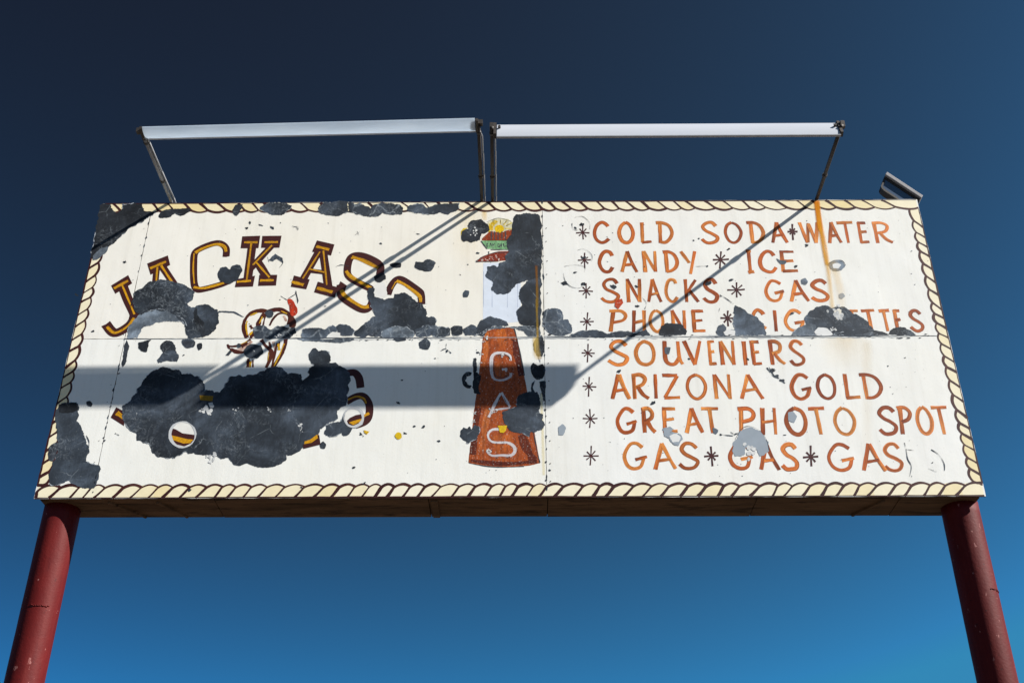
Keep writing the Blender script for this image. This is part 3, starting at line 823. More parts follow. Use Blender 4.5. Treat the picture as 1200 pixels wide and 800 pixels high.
eb.poly([T('E', (568 + 37 * math.cos(t * .3142), 188 + 31 * math.sin(t * .3142)))[0] for t in range(20)], OFF_TXT, s2l((248, 206, 20)))
build('sun_disc', eb, YELLOW, emb)
ek = MB()
for k, (pts, wd) in enumerate([([(x, 208), (x, 272)], 8) for x in (505, 530, 558, 588, 615)] + [([(425, 284), (470, 345)], 10), ([(500, 352), (640, 350)], 8),
     ([(484, 365), (485, 385)], 8), ([(384, 446), (560, 442)], 7), ([(384, 440), (470, 392), (560, 366)], 5), ([(470, 135), (560, 104), (660, 130)], 3),
     ([(600, 150), (625, 128)], 4), ([(575, 145), (577, 120)], 4), ([(618, 168), (655, 150)], 4),
     ([(475, 300), (470, 325), (482, 322)], 7), ([(492, 328), (500, 300), (508, 326)], 6), ([(514, 300), (520, 320), (530, 300)], 6),
     ([(560, 302), (556, 325), (572, 325), (574, 302)], 7), ([(585, 300), (584, 328)], 7), ([(600, 302), (604, 326), (618, 322)], 6), ([(520, 375), (640, 372)], 4)]):
    stroke(ek, smooth_line(T('E', *pts), 4), pw('E', wd), OFF_TXT + .0001 + .00001 * k, s2l((48, 44, 40)), lanes=1, rnd=rnd, wob=.4, rise=.00001)
build('cap_line_work', ek, CHIP, emb)
ew = MB()
for k in range(16):
    x = rnd.uniform(420, 560); y = 440 - (x - 400) * .33 * rnd.random() - 6
    ew.poly(T('E', (x, y), (x + rnd.uniform(6, 20), y - rnd.uniform(0, 4)), (x + 8, y + rnd.uniform(4, 9))), OFF_TXT + .0001, s2l((226, 206, 196)))
build('worn_fleck', ew, GREYP, emb)

# ------------------------------------------------------------------ rust and water stains
rnd = random.Random(9)
def stain(*args, **kw):
    st = MB(); stroke(st, *args, **kw); build('rust_streak', st, STAIN, sign)
ORG, PALE = s2l((230, 152, 20)), s2l((232, 190, 96))
stain(smooth_line(T('I', (342, 70), (352, 150), (372, 260), (392, 370), (408, 480), (424, 625)), 10), pw('I', 42), OFF_TOP, ORG, PALE, lanes=8, streak=.1, rnd=rnd, taper=(1, .8), alpha=(1.0, .35))
stain(smooth_line(T('I', (342, 70), (350, 140), (362, 220)), 8), pw('I', 34), OFF_TOP + .0002, s2l((222, 128, 10)), ORG, lanes=6, streak=.1, rnd=rnd, alpha=(1.6, .9))
stain(smooth_line(T('I', (344, 72), (358, 180), (378, 290), (396, 400)), 8), pw('I', 30), OFF_TOP + .00035, s2l((224, 140, 16)), s2l((232, 170, 50)), lanes=6, streak=.1, rnd=rnd, alpha=(1.2, .7))
stain(smooth_line(T('I', (425, 380), (460, 520), (470, 620)), 8), pw('I', 60), OFF_TOP, PALE, PALE, lanes=6, rnd=rnd, alpha=(.35, .1))
stain(smooth_line(T('K', (440, 62), (440, 120), (445, 210)), 8), pw('K', 230), OFF_STAIN, PALE, PALE, lanes=14, rnd=rnd, alpha=(.20, .0))
stain(smooth_line(T('K', (545, 75), (545, 300), (545, 640)), 8), pw('K', 60), OFF_STAIN, s2l((226, 206, 170)), s2l((226, 206, 170)), lanes=8, rnd=rnd, alpha=(.2, .08))
stain(smooth_line(T('B', (910, 80), (912, 150)), 6), pw('B', 30), OFF_STAIN, s2l((240, 206, 110)), PALE, lanes=6, rnd=rnd, alpha=(.8, .2))
stain(smooth_line(T('B', (830, 100), (840, 260), (850, 400)), 6), pw('B', 200), OFF_STAIN, s2l((240, 226, 180)), PALE, lanes=8, rnd=rnd, alpha=(.25, .0))
stain(smooth_line(T('F', (858, 0), (862, 120), (868, 300)), 8), pw('F', 24), OFF_TOP + .0003, s2l((150, 120, 40)), s2l((190, 150, 40)), lanes=6, streak=.2, rnd=rnd, alpha=(.65, .7))
stain(smooth_line(T('E', (856, 475), (862, 640), (865, 800)), 8), pw('E', 26), OFF_TOP + .0003, s2l((150, 90, 30)), s2l((150, 120, 40)), lanes=6, streak=.2, rnd=rnd, alpha=(.75, .6))
stain(smooth_line(T('F', (850, 300), (860, 420), (880, 470)), 6), pw('F', 60), OFF_TOP + .0003, s2l((232, 200, 110)), PALE, lanes=6, rnd=rnd, alpha=(.8, .3))
stain(smooth_line(T('G', (895, 0), (905, 300), (915, 640)), 8), pw('G', 26), OFF_STAIN, s2l((236, 226, 190)), s2l((236, 226, 190)), lanes=6, rnd=rnd, alpha=(.9, .7))

# ------------------------------------------------------------------ peeled patches
S0, S1, S2, S3 = s2l((38, 42, 48)), s2l((50, 57, 66)), s2l((64, 73, 84)), s2l((94, 104, 115))
S4 = s2l((150, 160, 170))
patch_no = [0]
def patch(view, pts, tone=S1, mat=None, bulge=.10, rim=0.0, off=None, amp=.22, lab=None):
    k = patch_no[0]; patch_no[0] += 1
    P = rough(T(view, *pts), bulge, amp, 100 + k)
    o_ = (OFF_PATCH if off is None else off) + (k % 10) * .00003
    mb = MB(); rnd = random.Random(k)
    mb.poly(P, o_, tone)
    ob = build('peeled_patch', mb, mat or SLATE, sign, label=lab)
    if rim:
        rb = MB(); n = len(P); i = 0
        while i < n - 3:
            L = rnd.randint(3, 14)
            if rnd.random() < rim:
                seg = [P[(i + q) % n] for q in range(min(L, n - i))]
                if len(seg) > 2:
                    stroke(rb, seg, rnd.uniform(.004, .010), o_ + .00018 + rnd.random() * .0001, s2l((168, 174, 180)), s2l((128, 136, 144)), lanes=1, rnd=rnd, wob=.7, taper=(.5, .6))
            i += L
        if rb.v: build('flaking_edge', rb, GREYP, ob)
    return ob

# corner and upper edge of the left half
patch('A', [(113, 77), (155, 78), (170, 112), (190, 116), (218, 100), (215, 78), (308, 76), (318, 112), (372, 116), (345, 130), (322, 152), (290, 168), (244, 190), (215, 222), (150, 278), (112, 300), (80, 330), (62, 330), (78, 270), (96, 160)], S0, rim=.15, bulge=.05, lab='large dark peeled corner')
patch('A', [(78, 318), (112, 284), (148, 276), (140, 300), (100, 335), (72, 342)], S3, bulge=.04)
patch('A', [(385, 136), (392, 112), (440, 100), (470, 98), (532, 100), (520, 116), (486, 132), (462, 118), (430, 138), (405, 144)], S0)
patch('A', [(728, 108), (742, 82), (778, 78), (768, 104), (752, 132), (738, 126)], S0)
patch('A', [(858, 100), (880, 78), (930, 70), (985, 72), (1005, 86), (975, 120), (925, 126), (890, 118)], S1, rim=.2)
patch('A', [(1128, 95), (1150, 78), (1190, 76), (1250, 80), (1250, 122), (1160, 124)], S1)
patch('B', [(128, 108), (150, 76), (200, 68), (268, 68), (272, 114), (230, 129), (160, 126)], S1, rim=.3)
patch('B', [(272, 70), (325, 76), (378, 96), (425, 72), (500, 76), (528, 92), (524, 124), (432, 118), (412, 132), (350, 132), (276, 114)], S1, rim=.3, mat=CRACK)
patch('B', [(548, 106), (560, 86), (618, 76), (640, 92), (682, 80), (750, 72), (792, 72), (790, 98), (760, 120), (700, 118), (660, 126), (592, 120)], S1, rim=.3)
# across the letters
patch('A', [(268, 500), (275, 488), (308, 472), (355, 436), (430, 431), (482, 450), (552, 490), (540, 528), (520, 545), (532, 562), (580, 550), (640, 560), (664, 582), (655, 660), (618, 690), (560, 702), (528, 704), (510, 640), (470, 600), (420, 578), (370, 570), (300, 592), (266, 578)], S1, lab='dark peeled patch across the arched letters')
patch('A', [(236, 706), (246, 646), (288, 598), (380, 568), (430, 576), (480, 600), (515, 642), (530, 676), (556, 706), (524, 708), (518, 660), (500, 624), (400, 626), (330, 645), (300, 662), (286, 706)], S3, rim=.5, bulge=.03)
patch('A', [(560, 560), (570, 600), (600, 640), (606, 690), (590, 700), (555, 640), (548, 585)], S0, bulge=.02, off=OFF_TOP)
patch('A', [(664, 400), (672, 376), (700, 370), (716, 386), (732, 366), (766, 364), (774, 396), (756, 426), (720, 452), (690, 446), (668, 428)], S1, rim=.2)
patch('A', [(900, 340), (930, 308), (962, 330), (966, 352), (940, 332), (920, 345)], S1, bulge=.02)
patch('A', [(218, 800), (222, 760), (234, 712), (247, 742), (238, 770), (234, 812), (216, 840)], S0, bulge=.08)
patch('A', [(288, 725), (350, 712), (338, 725), (326, 770), (298, 762)], S0)
patch('A', [(392, 735), (436, 712), (462, 740), (478, 800), (440, 810), (390, 800), (404, 770)], S0)
patch('C', [(616, 88), (640, 56), (690, 40), (716, 60), (712, 98), (670, 90), (626, 102)], S1)
patch('A', [(494, 712), (552, 712), (550, 744), (522, 752), (502, 740)], S1)
patch('C', [(738, 0), (795, 0), (790, 22), (760, 32), (742, 20)], S0)
patch('A', [(564, 732), (586, 728), (588, 752), (572, 762)], S0)
patch('A', [(655, 588), (668, 577), (740, 580), (785, 606), (772, 604), (735, 587), (680, 583)], S1, bulge=0)
# the seam beneath the letters
patch('A', [(826, 680), (832, 655), (856, 648), (890, 652), (905, 668), (880, 704), (842, 706)], S1, mat=CRACK)
patch('A', [(880, 704), (905, 665), (930, 652), (985, 654), (1020, 655), (1030, 680), (1004, 702), (920, 710)], S1, mat=CRACK, rim=.2)
patch('L', [(370, 650), (392, 605), (440, 582), (490, 590), (530, 600), (546, 640), (538, 682), (500, 712), (440, 722), (392, 700)], S1)
patch('L', [(565, 292), (588, 266), (630, 268), (650, 300), (630, 332), (588, 332)], S1)
patch('L', [(195, 690), (238, 640), (252, 662), (222, 692)], S1, bulge=.02)
patch('L', [(296, 600), (312, 578), (338, 584), (338, 616), (312, 626)], S1)
patch('B', [(48, 690), (58, 662), (100, 655), (160, 660), (198, 640), (216, 650), (222, 672), (172, 702), (60, 704)], S2, mat=CRACK, rim=.5)
patch('B', [(170, 700), (200, 676), (235, 680), (230, 702), (175, 706)], s2l((226, 225, 220)), mat=GREYP, off=OFF_TOP)
patch('B', [(218, 648), (262, 640), (302, 672), (290, 692), (228, 692)], S1, rim=.2)
patch('B', [(362, 492), (374, 470), (392, 470), (394, 512), (440, 526), (482, 516), (490, 498), (540, 494), (590, 530), (622, 552), (640, 602), (672, 606), (682, 648), (640, 660), (580, 692), (440, 696), (370, 692), (310, 697), (300, 680), (342, 638), (400, 600), (384, 570), (374, 540)], S1, rim=.18, lab='dark peeled patch over the last title letters')
patch('B', [(426, 697), (440, 666), (480, 655), (520, 652), (566, 664), (582, 694), (500, 699)], S3, mat=CRACK, rim=.7, off=OFF_TOP)
patch('B', [(392, 470), (404, 450), (434, 440), (446, 456), (452, 505), (432, 524), (396, 512)], s2l((228, 226, 220)), mat=GREYP, bulge=.08, off=OFF_TXT + .0003)
patch('B', [(394, 415), (412, 404), (440, 400), (448, 428), (420, 446), (400, 438)], S0, bulge=.06)
patch('B', [(584, 664), (622, 650), (690, 652), (744, 656), (752, 690), (660, 694), (592, 692)], S2, mat=CRACK, rim=.3)
patch('B', [(752, 656), (780, 645), (806, 650), (808, 685), (762, 692)], S1, rim=.3)
patch('B', [(812, 662), (850, 642), (874, 652), (872, 692), (820, 692)], S1, rim=.3)
patch('B', [(876, 652), (896, 620), (940, 606), (1000, 624), (1026, 646), (960, 648), (930, 664), (906, 692), (880, 692)], S1, rim=.2)
patch('B', [(484, 704), (540, 704), (542, 716), (502, 722)], S2)
patch('B', [(604, 725), (640, 704), (657, 728), (650, 758), (606, 750)], S1, rim=.25)
patch('B', [(20, 704), (120, 702), (150, 712), (300, 706), (302, 714), (240, 726), (160, 722), (60, 716)], S3, mat=CRACK, bulge=.02)
patch('F', [(370, 288), (440, 262), (500, 218), (560, 212), (602, 226), (680, 213), (820, 218), (882, 230), (890, 296), (800, 292), (760, 254), (700, 234), (620, 228), (540, 240), (480, 234), (430, 287)], S3, mat=CRACK, rim=.5, bulge=.03)
# around the bottle
patch('B', [(798, 228), (810, 200), (834, 190), (840, 164), (872, 151), (906, 158), (926, 175), (932, 206), (900, 216), (890, 246), (858, 256), (830, 250), (804, 244)], S0, bulge=.14)
patch('B', [(1043, 160), (1058, 126), (1112, 122), (1172, 130), (1173, 420), (1110, 436), (1088, 436), (1058, 452), (1020, 496), (980, 500), (945, 480), (950, 440), (918, 412), (924, 368), (970, 370), (1010, 340), (1026, 300), (1014, 255), (1040, 212)], S1, lab='tall dark peeled patch beside the centre seam')
patch('B', [(1108, 438), (1173, 420), (1175, 640), (1165, 662), (1080, 640), (1064, 580), (1086, 550), (1078, 480)], S1, bulge=.05)
patch('B', [(1143, 722), (1160, 700), (1181, 690), (1182, 792), (1160, 792), (1146, 762)], S1)
patch('F', [(813, 540), (830, 500), (870, 520), (907, 512), (910, 622), (862, 632), (828, 600)], S0)
patch('F', [(820, 660), (850, 632), (842, 660), (826, 690), (850, 740), (838, 790), (826, 760), (816, 700)], S1, bulge=.02)
patch('F', [(880, 650), (912, 640), (932, 652), (924, 720), (928, 800), (912, 800), (900, 730), (886, 700)], S0, bulge=.05)
patch('G', [(588, 156), (622, 135), (700, 108), (720, 20), (770, 0), (868, 0), (880, 140), (912, 200), (906, 290), (852, 305), (812, 302), (806, 346), (740, 316), (682, 306), (640, 280), (602, 212)], S1, rim=.12, lab='dark peeled patch over the side of the painted bottle')
patch('G', [(260, 332), (284, 270), (318, 280), (336, 264), (350, 285), (372, 260), (412, 270), (406, 330), (382, 370), (342, 382), (320, 398), (308, 380), (274, 358)], S2, rim=.3)
patch('F', [(359, 465), (385, 464), (386, 570), (420, 600), (405, 700), (420, 745), (372, 742), (355, 690), (366, 600)], S0, bulge=.03)
patch('F', [(272, 640), (290, 590), (330, 570), (352, 580), (345, 600), (310, 605), (300, 640), (318, 672), (352, 680), (340, 700), (300, 690)], S0, bulge=.08)
patch('B', [(583, 362), (590, 345), (624, 350), (642, 335), (682, 350), (664, 386), (630, 390), (588, 378)], S1)
patch('B', [(468, 358), (520, 354), (518, 373), (482, 373)], S0)
patch('B', [(810, 492), (820, 480), (838, 484), (832, 512), (812, 512)], S1)
# the big patch below the donkey
patch('C', [(455, 305), (490, 276), (520, 240), (542, 202), (580, 152), (620, 132), (655, 118), (682, 132), (716, 132), (732, 156), (762, 150), (800, 160), (830, 186), (838, 216), (832, 236), (860, 226), (884, 240), (910, 236), (932, 214), (952, 190), (960, 164), (985, 166), (1000, 155), (1020, 166), (1062, 160), (1120, 138), (1150, 122), (1200, 122),
            (1232, 152), (1292, 155), (1296, 186), (1330, 156), (1330, 126), (1354, 110), (1338, 98), (1326, 60), (1350, 30), (1372, 45), (1412, 45), (1432, 72), (1426, 100), (1466, 110), (1500, 130), (1522, 162), (1514, 205), (1508, 250), (1508, 282), (1480, 310), (1462, 325), (1464, 362), (1425, 376), (1400, 402), (1378, 412), (1370, 442), (1320, 472), (1294, 502), (1258, 527), (1220, 530), (1220, 552), (1190, 577), (1130, 592),
            (1080, 585), (1040, 570), (980, 582), (950, 546), (900, 540), (880, 530), (820, 532), (745, 518), (700, 546), (640, 542), (600, 526), (580, 480), (520, 462), (518, 430), (474, 402), (460, 370)], S1, rim=.22, lab='largest dark peeled patch, hiding the lower word')
patch('D', [(322, 432), (330, 392), (400, 372), (420, 330), (452, 308), (490, 318), (508, 350), (500, 388), (452, 405), (430, 440), (402, 430), (345, 446)], S2, rim=.4)
patch('D', [(300, 482), (315, 467), (329, 480), (322, 502), (304, 498)], S1)
# left edge of the lower half
patch('C', [(160, 300), (195, 285), (245, 292), (250, 330), (240, 370), (262, 410), (290, 470), (300, 500), (282, 560), (345, 580), (338, 660), (320, 686), (238, 672), (205, 652), (162, 668), (110, 672), (118, 600), (150, 520), (150, 440), (140, 360)], S2, rim=.15, lab='grey scraped patch at the lower left corner')
patch('C', [(106, 520), (122, 482), (152, 476), (146, 520), (128, 562), (110, 556)], S0)
patch('C', [(158, 296), (240, 286), (246, 320), (205, 334), (160, 330)], S0, off=OFF_TOP)
patch('C', [(286, 282), (300, 278), (314, 292), (308, 306), (290, 300)], S0)
# right half
patch('F', [(906, 100), (950, 86), (986, 72), (1040, 85), (1066, 120), (1072, 164), (1102, 166), (1136, 220), (1130, 260), (1090, 286), (1000, 288), (960, 260), (906, 205)], S2, mat=CRACK, rim=.15)
patch('H', [(588, 762), (595, 724), (630, 702), (702, 712), (736, 745), (726, 767), (650, 770)], S1, rim=.1)
patch('H', [(128, 766), (182, 748), (260, 740), (330, 757), (402, 744), (470, 757), (522, 735), (542, 768), (400, 776), (250, 778), (140, 778)], S2, bulge=.02)
patch('H', [(888, 757), (900, 720), (922, 710), (938, 740), (984, 740), (980, 660), (984, 612), (1050, 652), (1112, 692), (1146, 742), (1142, 766), (1000, 770), (900, 770)], S2, rim=.2)
patch('H', [(924, 752), (950, 738), (984, 745), (980, 770), (932, 768)], s2l((224, 224, 222)), mat=GREYP, off=OFF_TOP)
patch('I', [(214, 762), (285, 712), (290, 660), (330, 626), (380, 614), (420, 628), (480, 621), (530, 650), (600, 690), (642, 745), (520, 766), (420, 769)], S2, rim=.12, lab='hump shaped grey peeled patch over the middle of CIGARETTES')
patch('I', [(330, 752), (350, 730), (395, 732), (425, 765), (350, 770)], s2l((226, 226, 224)), mat=GREYP, off=OFF_TOP)
patch('I', [(430, 762), (520, 744), (600, 744), (660, 764), (540, 772)], S3, mat=CRACK, rim=.5)
patch('I', [(214, 764), (290, 712), (335, 716), (328, 750), (340, 770), (240, 768)], S3, rim=.3, off=OFF_TOP - .0001)
patch('I', [(718, 762), (740, 735), (770, 724), (812, 735), (862, 766), (800, 771)], S1)
patch('I', [(630, 740), (680, 748), (720, 765), (640, 768)], S0, bulge=.02)
patch('J', [(970, 650), (985, 598), (1020, 545), (1060, 531), (1112, 555), (1147, 602), (1161, 662), (1112, 690), (1090, 650), (1040, 638), (1030, 680), (985, 686)], S4, mat=GREYP, bulge=.05, lab='pale grey round patch')
patch('J', [(64, 576), (64, 536), (85, 520), (104, 541), (90, 576)], S4, mat=GREYP)
patch('J', [(620, 120), (648, 120), (640, 155), (622, 152)], S3)
patch('J', [(868, 538), (896, 550), (886, 572), (872, 566)], S3, mat=GREYP)
patch('J', [(608, 545), (640, 532), (665, 545), (645, 560), (700, 575), (712, 600), (690, 632), (660, 622), (640, 590), (615, 580)], S4, mat=GREYP, rim=.5, bulge=.02)
patch('J', [(642, 580), (672, 570), (700, 585), (690, 612), (660, 612)], s2l((226, 226, 224)), mat=GREYP, off=OFF_TOP)
patch('I', [(402, 396), (430, 378), (470, 378), (494, 405), (470, 430), (425, 432)], S3, rim=.4)
patch('I', [(424, 398), (448, 392), (470, 402), (455, 420), (428, 418)], s2l((226, 226, 224)), mat=GREYP, off=OFF_TOP)
patch('I', [(260, 480), (282, 470), (298, 488), (285, 506), (264, 500)], S3)
patch('I', [(458, 556), (478, 548), (490, 566), (474, 580), (460, 574)], S4, mat=GREYP)
patch('I', [(133, 368), (150, 378), (184, 382), (178, 398), (152, 396)], S3)
patch('K', [(174, 412), (196, 408), (216, 432), (202, 460), (176, 450)], S4, mat=GREYP, rim=.4)

# ------------------------------------------------------------------ islands of paint left inside the dark patches
hs = MB()
for v, cx, cy, r in (('C', 737, 436, 58), ('D', 457, 355, 42)):
    hs.poly(rough([T(v, (cx + r * math.cos(t * .2618), cy + r * math.sin(t * .2618)))[0] for t in range(24)], .02, .05, 7), OFF_TOP, s2l((232, 230, 224)))
isl = build('paint_island', hs, GREYP, sign)
im, iy = MB(), MB()
im.poly(T('C', (682, 405), (705, 412), (735, 430), (795, 438), (790, 460), (775, 478), (745, 492), (705, 482), (685, 458)), OFF_TOP + .0002, MAR)
im.poly(T('D', (426, 372), (440, 358), (468, 345), (498, 340), (498, 362), (480, 385), (455, 396), (432, 388)), OFF_TOP + .0002, MAR)
iy.poly(T('C', (685, 440), (720, 448), (760, 458), (786, 460), (772, 476), (740, 478), (692, 462)), OFF_TOP + .0004, YEL)
iy.poly(T('D', (436, 380), (470, 368), (496, 362), (488, 376), (456, 392)), OFF_TOP + .0004, YEL)
iy.poly(T('D', (228, 468), (254, 460), (286, 436), (291, 452), (262, 474), (227, 481)), OFF_TOP + .0004, YEL)
im.poly(T('D', (220, 482), (262, 476), (293, 450), (296, 434), (303, 482), (224, 502)), OFF_TOP + .0002, MAR)
iy.poly(T('C', (815, 252), (880, 256), (876, 280), (820, 276)), OFF_TOP + .0004, s2l((150, 116, 20)))
build('island_maroon', im, MAROON, isl)
build('island_yellow', iy, YELLOW, isl)
hr = MB(); rnd = random.Random(3)
for v, cx, cy, r in (('C', 737, 436, 60), ('D', 457, 355, 45)):
    ln = [T(v, (cx + r * math.cos(t * .2618), cy + r * math.sin(t * .2618)))[0] for t in range(25)]
    stroke(hr, ln, pw(v, 9), OFF_TOP + .0006, s2l((196, 198, 200)), lanes=2, rnd=rnd, wob=.5)
build('island_rim', hr, GREYP, isl)

# scraped light marks and the other small flecks
wf = MB(); rnd = random.Random(21)
def flake(view, x, y, r, tone, off=None, n=7):
    pts = [(x + r * rnd.uniform(.45, 1.15) * math.cos(k * 6.283 / n), y + r * rnd.uniform(.45, 1.15) * math.sin(k * 6.283 / n)) for k in range(n)]
    wf.poly(T(view, *pts), (OFF_TOP + .0002 if off is None else off) + rnd.random() * .00015, tone)
W_ = s2l((224, 224, 222))
for v, x, y, r, n in (('B', 868, 204, 16, 9), ('C', 850, 320, 34, 14), ('D', 208, 404, 18, 8), ('C', 880, 540, 26, 12), ('I', 458, 660, 34, 16), ('C', 520, 338, 6, 3),
                      ('D', 60, 315, 8, 5), ('D', 160, 320, 10, 6), ('C', 985, 325, 14, 6), ('C', 1140, 320, 10, 5), ('L', 460, 655, 14, 5), ('L', 690, 505, 26, 8), ('J', 1060, 660, 34, 14), ('F', 890, 470, 22, 8), ('I', 430, 740, 20, 8), ('F', 445, 330, 14, 8), ('F', 432, 430, 14, 10), ('F', 424, 500, 12, 8), ('G', 378, 160, 16, 9), ('G', 372, 225, 14, 9), ('F', 470, 310, 20, 6), ('G', 520, 140, 30, 9), ('G', 490, 455, 22, 9), ('F', 600, 440, 26, 8)):
    for q in range(n):
        flake(v, x + rnd.gauss(0, r * .55), y + rnd.gauss(0, r * .5), rnd.uniform(.2, .6) * r * .7, mix(W_, S3, rnd.random() * .5))
for v, x, y, r in (('I', 458, 658, 30), ):
    flake(v, x, y, r, s2l((226, 220, 204)), n=12)
build('pale_fleck', wf, GREYP, sign)['kind'] = 'stuff'

rnd = random.Random(31)
CHIPV = mat_paint('chip_tone', worn=-.1, var=.4, scale=60)
def chip(view, x, y, r, tone=S0, off=OFF_PATCH + .0002, n=11, into=None):
    """a broken fleck: a ragged, mostly elongated outline, now and then with a lifted pale side"""
    ax, ay, th = rnd.uniform(.75, 1.35), rnd.uniform(.4, .85), rnd.uniform(-.7, .7)
    pts = []
    for k in range(n):
        t = k * 6.283 / n
        q = rnd.uniform(.45, 1.15)
        u, v = ax * r * q * math.cos(t), ay * r * q * math.sin(t)
        pts.append((x + u * math.cos(th) - v * math.sin(th), y + u * math.sin(th) + v * math.cos(th)))
    mb = into or MB()
    mb.poly(T(view, *pts), off + rnd.random() * .00012, tone)
    if into is None:
        build('paint_chip', mb, CHIPV, sign)
specks = MB()
for v, x, y, r in (('A', 798, 190, 12), ('A', 812, 165, 9), ('A', 862, 175, 10), ('A', 915, 187, 9), ('A', 225, 348, 9), ('A', 75, 672, 8), ('A', 955, 165, 5), ('B', 880, 306, 11), ('B', 425, 262, 7), ('B', 600, 217, 8), ('B', 165, 555, 6),
                   ('B', 798, 408, 4), ('B', 880, 772, 8), ('B', 735, 765, 10), ('H', 185, 190, 14), ('H', 152, 210, 9), ('H', 195, 365, 13), ('H', 151, 441, 13), ('H', 475, 617, 13), ('J', 556, 408, 14), ('I', 235, 410, 10), ('I', 290, 300, 12), ('I', 215, 655, 15),
                   ('H', 97, 498, 15), ('H', 195, 500, 14), ('H', 350, 515, 16), ('H', 470, 515, 10), ('H', 768, 275, 7), ('H', 795, 265, 6), ('H', 840, 408, 9), ('H', 950, 320, 13), ('H', 845, 495, 18), ('H', 965, 480, 12), ('H', 910, 565, 7), ('J', 380, 245, 16), ('J', 745, 180, 9), ('J', 1050, 180, 9), ('J', 990, 570, 8), ('J', 910, 575, 8),
                   ('J', 1180, 240, 20), ('K', 100, 215, 14), ('K', 122, 242, 12), ('K', 145, 262, 14), ('K', 850, 648, 7), ('K', 160, 518, 7), ('K', 722, 157, 4), ('K', 642, 195, 4), ('K', 665, 325, 4), ('D', 685, 182, 8), ('D', 668, 288, 9), ('D', 742, 397, 9), ('D', 785, 400, 8), ('D', 858, 466, 7), ('D', 460, 590, 9), ('D', 840, 80, 6), ('D', 492, 436, 8), ('D', 700, 430, 12),
                   ('C', 737, 432, 9), ('C', 435, 150, 8), ('C', 740, 65, 7), ('C', 770, 695, 14), ('C', 370, 465, 9), ('L', 1128, 232, 10), ('G', 960, 604, 12), ('G', 97, 382, 8), ('H', 20, 765, 10), ('D', 505, 665, 10), ('D', 212, 684, 8), ('P', 90, 346, 3)):
    chip(v, x, y, r, mix(S0, S2, rnd.random() * .8))
for _ in range(360):                                  # scattered specks
    x = rnd.choice((rnd.uniform(110, 630), rnd.uniform(645, 1090))); y = rnd.uniform(255, 560)
    if y > 400 and x < 470: continue
    chip('P', x, y, rnd.choice((.35, .5, .5, .7, .9)), mix(S0, S3, rnd.random()), OFF_TXT + .0004, 5, into=specks)
for v, pts, wd in (('D', [(865, 45), (890, 35), (915, 55)], 9), ('D', [(890, 35), (893, 10)], 4), ('B', [(215, 370), (240, 362), (275, 368)], 7), ('B', [(305, 222), (325, 208)], 5), ('B', [(315, 205), (322, 222)], 4), ('B', [(15, 185), (35, 182), (38, 198)], 5),
                   ('K', [(720, 555), (728, 590), (735, 630), (752, 665), (745, 710)], 8), ('K', [(725, 585), (765, 590)], 5), ('K', [(845, 586), (880, 610), (905, 650), (908, 685)], 8), ('K', [(832, 675), (870, 690)], 4),
                   ('H', [(150, 155), (190, 150), (225, 180), (228, 215)], 5), ('H', [(135, 185), (140, 215), (165, 222)], 6), ('H', [(165, 325), (200, 320), (238, 350), (238, 385)], 4), ('H', [(90, 445), (100, 485), (130, 515), (175, 522), (195, 500)], 7), ('H', [(95, 410), (150, 402), (200, 412), (200, 440)], 4),
                   ('H', [(905, 557), (940, 578), (975, 605)], 9), ('H', [(780, 410), (840, 408)], 4), ('H', [(905, 625), (900, 645)], 5), ('H', [(500, 570), (522, 600), (515, 628)], 4), ('J', [(1150, 225), (1180, 265), (1215, 280)], 14), ('K', [(85, 200), (110, 240), (160, 275)], 10),
                   ('A', [(1010, 180), (1030, 185), (1034, 200)], 5), ('A', [(925, 335), (955, 330), (966, 352), (950, 375)], 8), ('A', [(895, 325), (902, 350)], 5), ('C', [(420, 430), (440, 440)], 6), ('C', [(285, 440), (298, 470), (296, 500)], 9),
                   ('J', [(985, 598), (1020, 543), (1060, 530), (1112, 553), (1148, 602), (1161, 655)], 5), ('J', [(905, 570), (925, 575), (975, 580)], 9), ('J', [(960, 560), (985, 575)], 9), ('I', [(405, 395), (440, 378), (475, 380), (493, 405)], 7), ('D', [(487, 425), (505, 445)], 8)):
    cp = MB(); stroke(cp, smooth_line(T(v, *pts), 5), pw(v, wd * .8), OFF_TOP + rnd.random() * .0002, mix(S0, S2, rnd.random()), mix(S0, S3, rnd.random()), lanes=1, rnd=rnd, wob=.6, taper=(.4, .4))
    build('paint_crack', cp, CHIPV, sign)
build('paint_speck', specks, CHIPV, sign)['kind'] = 'stuff'
yd = MB(); rnd = random.Random(8)
yd.poly([T('D', (668 + 17 * math.cos(t * .5236) * rnd.uniform(.85, 1.05), 442 + 17 * math.sin(t * .5236)))[0] for t in range(12)], OFF_TOP, s2l((240, 200, 30)))
yd.poly(T('D', (505, 415), (532, 422), (520, 436), (508, 428)), OFF_TOP, s2l((236, 190, 40)))
yd.poly(T('B', (800, 205), (812, 190), (834, 188), (812, 200), (800, 225)), OFF_TXT, s2l((240, 210, 40)))
yd.poly(T('B', (918, 185), (930, 190), (940, 205), (928, 208)), OFF_TXT, s2l((240, 210, 40)))
build('yellow_fleck', yd, YELLOW, sign)
rd = MB(); rd.poly(T('H', (360, 586), (395, 578), (402, 600), (392, 612), (376, 632), (357, 618)), OFF_TOP, s2l((208, 76, 34)))
build('red_fleck', rd, PICT, sign)

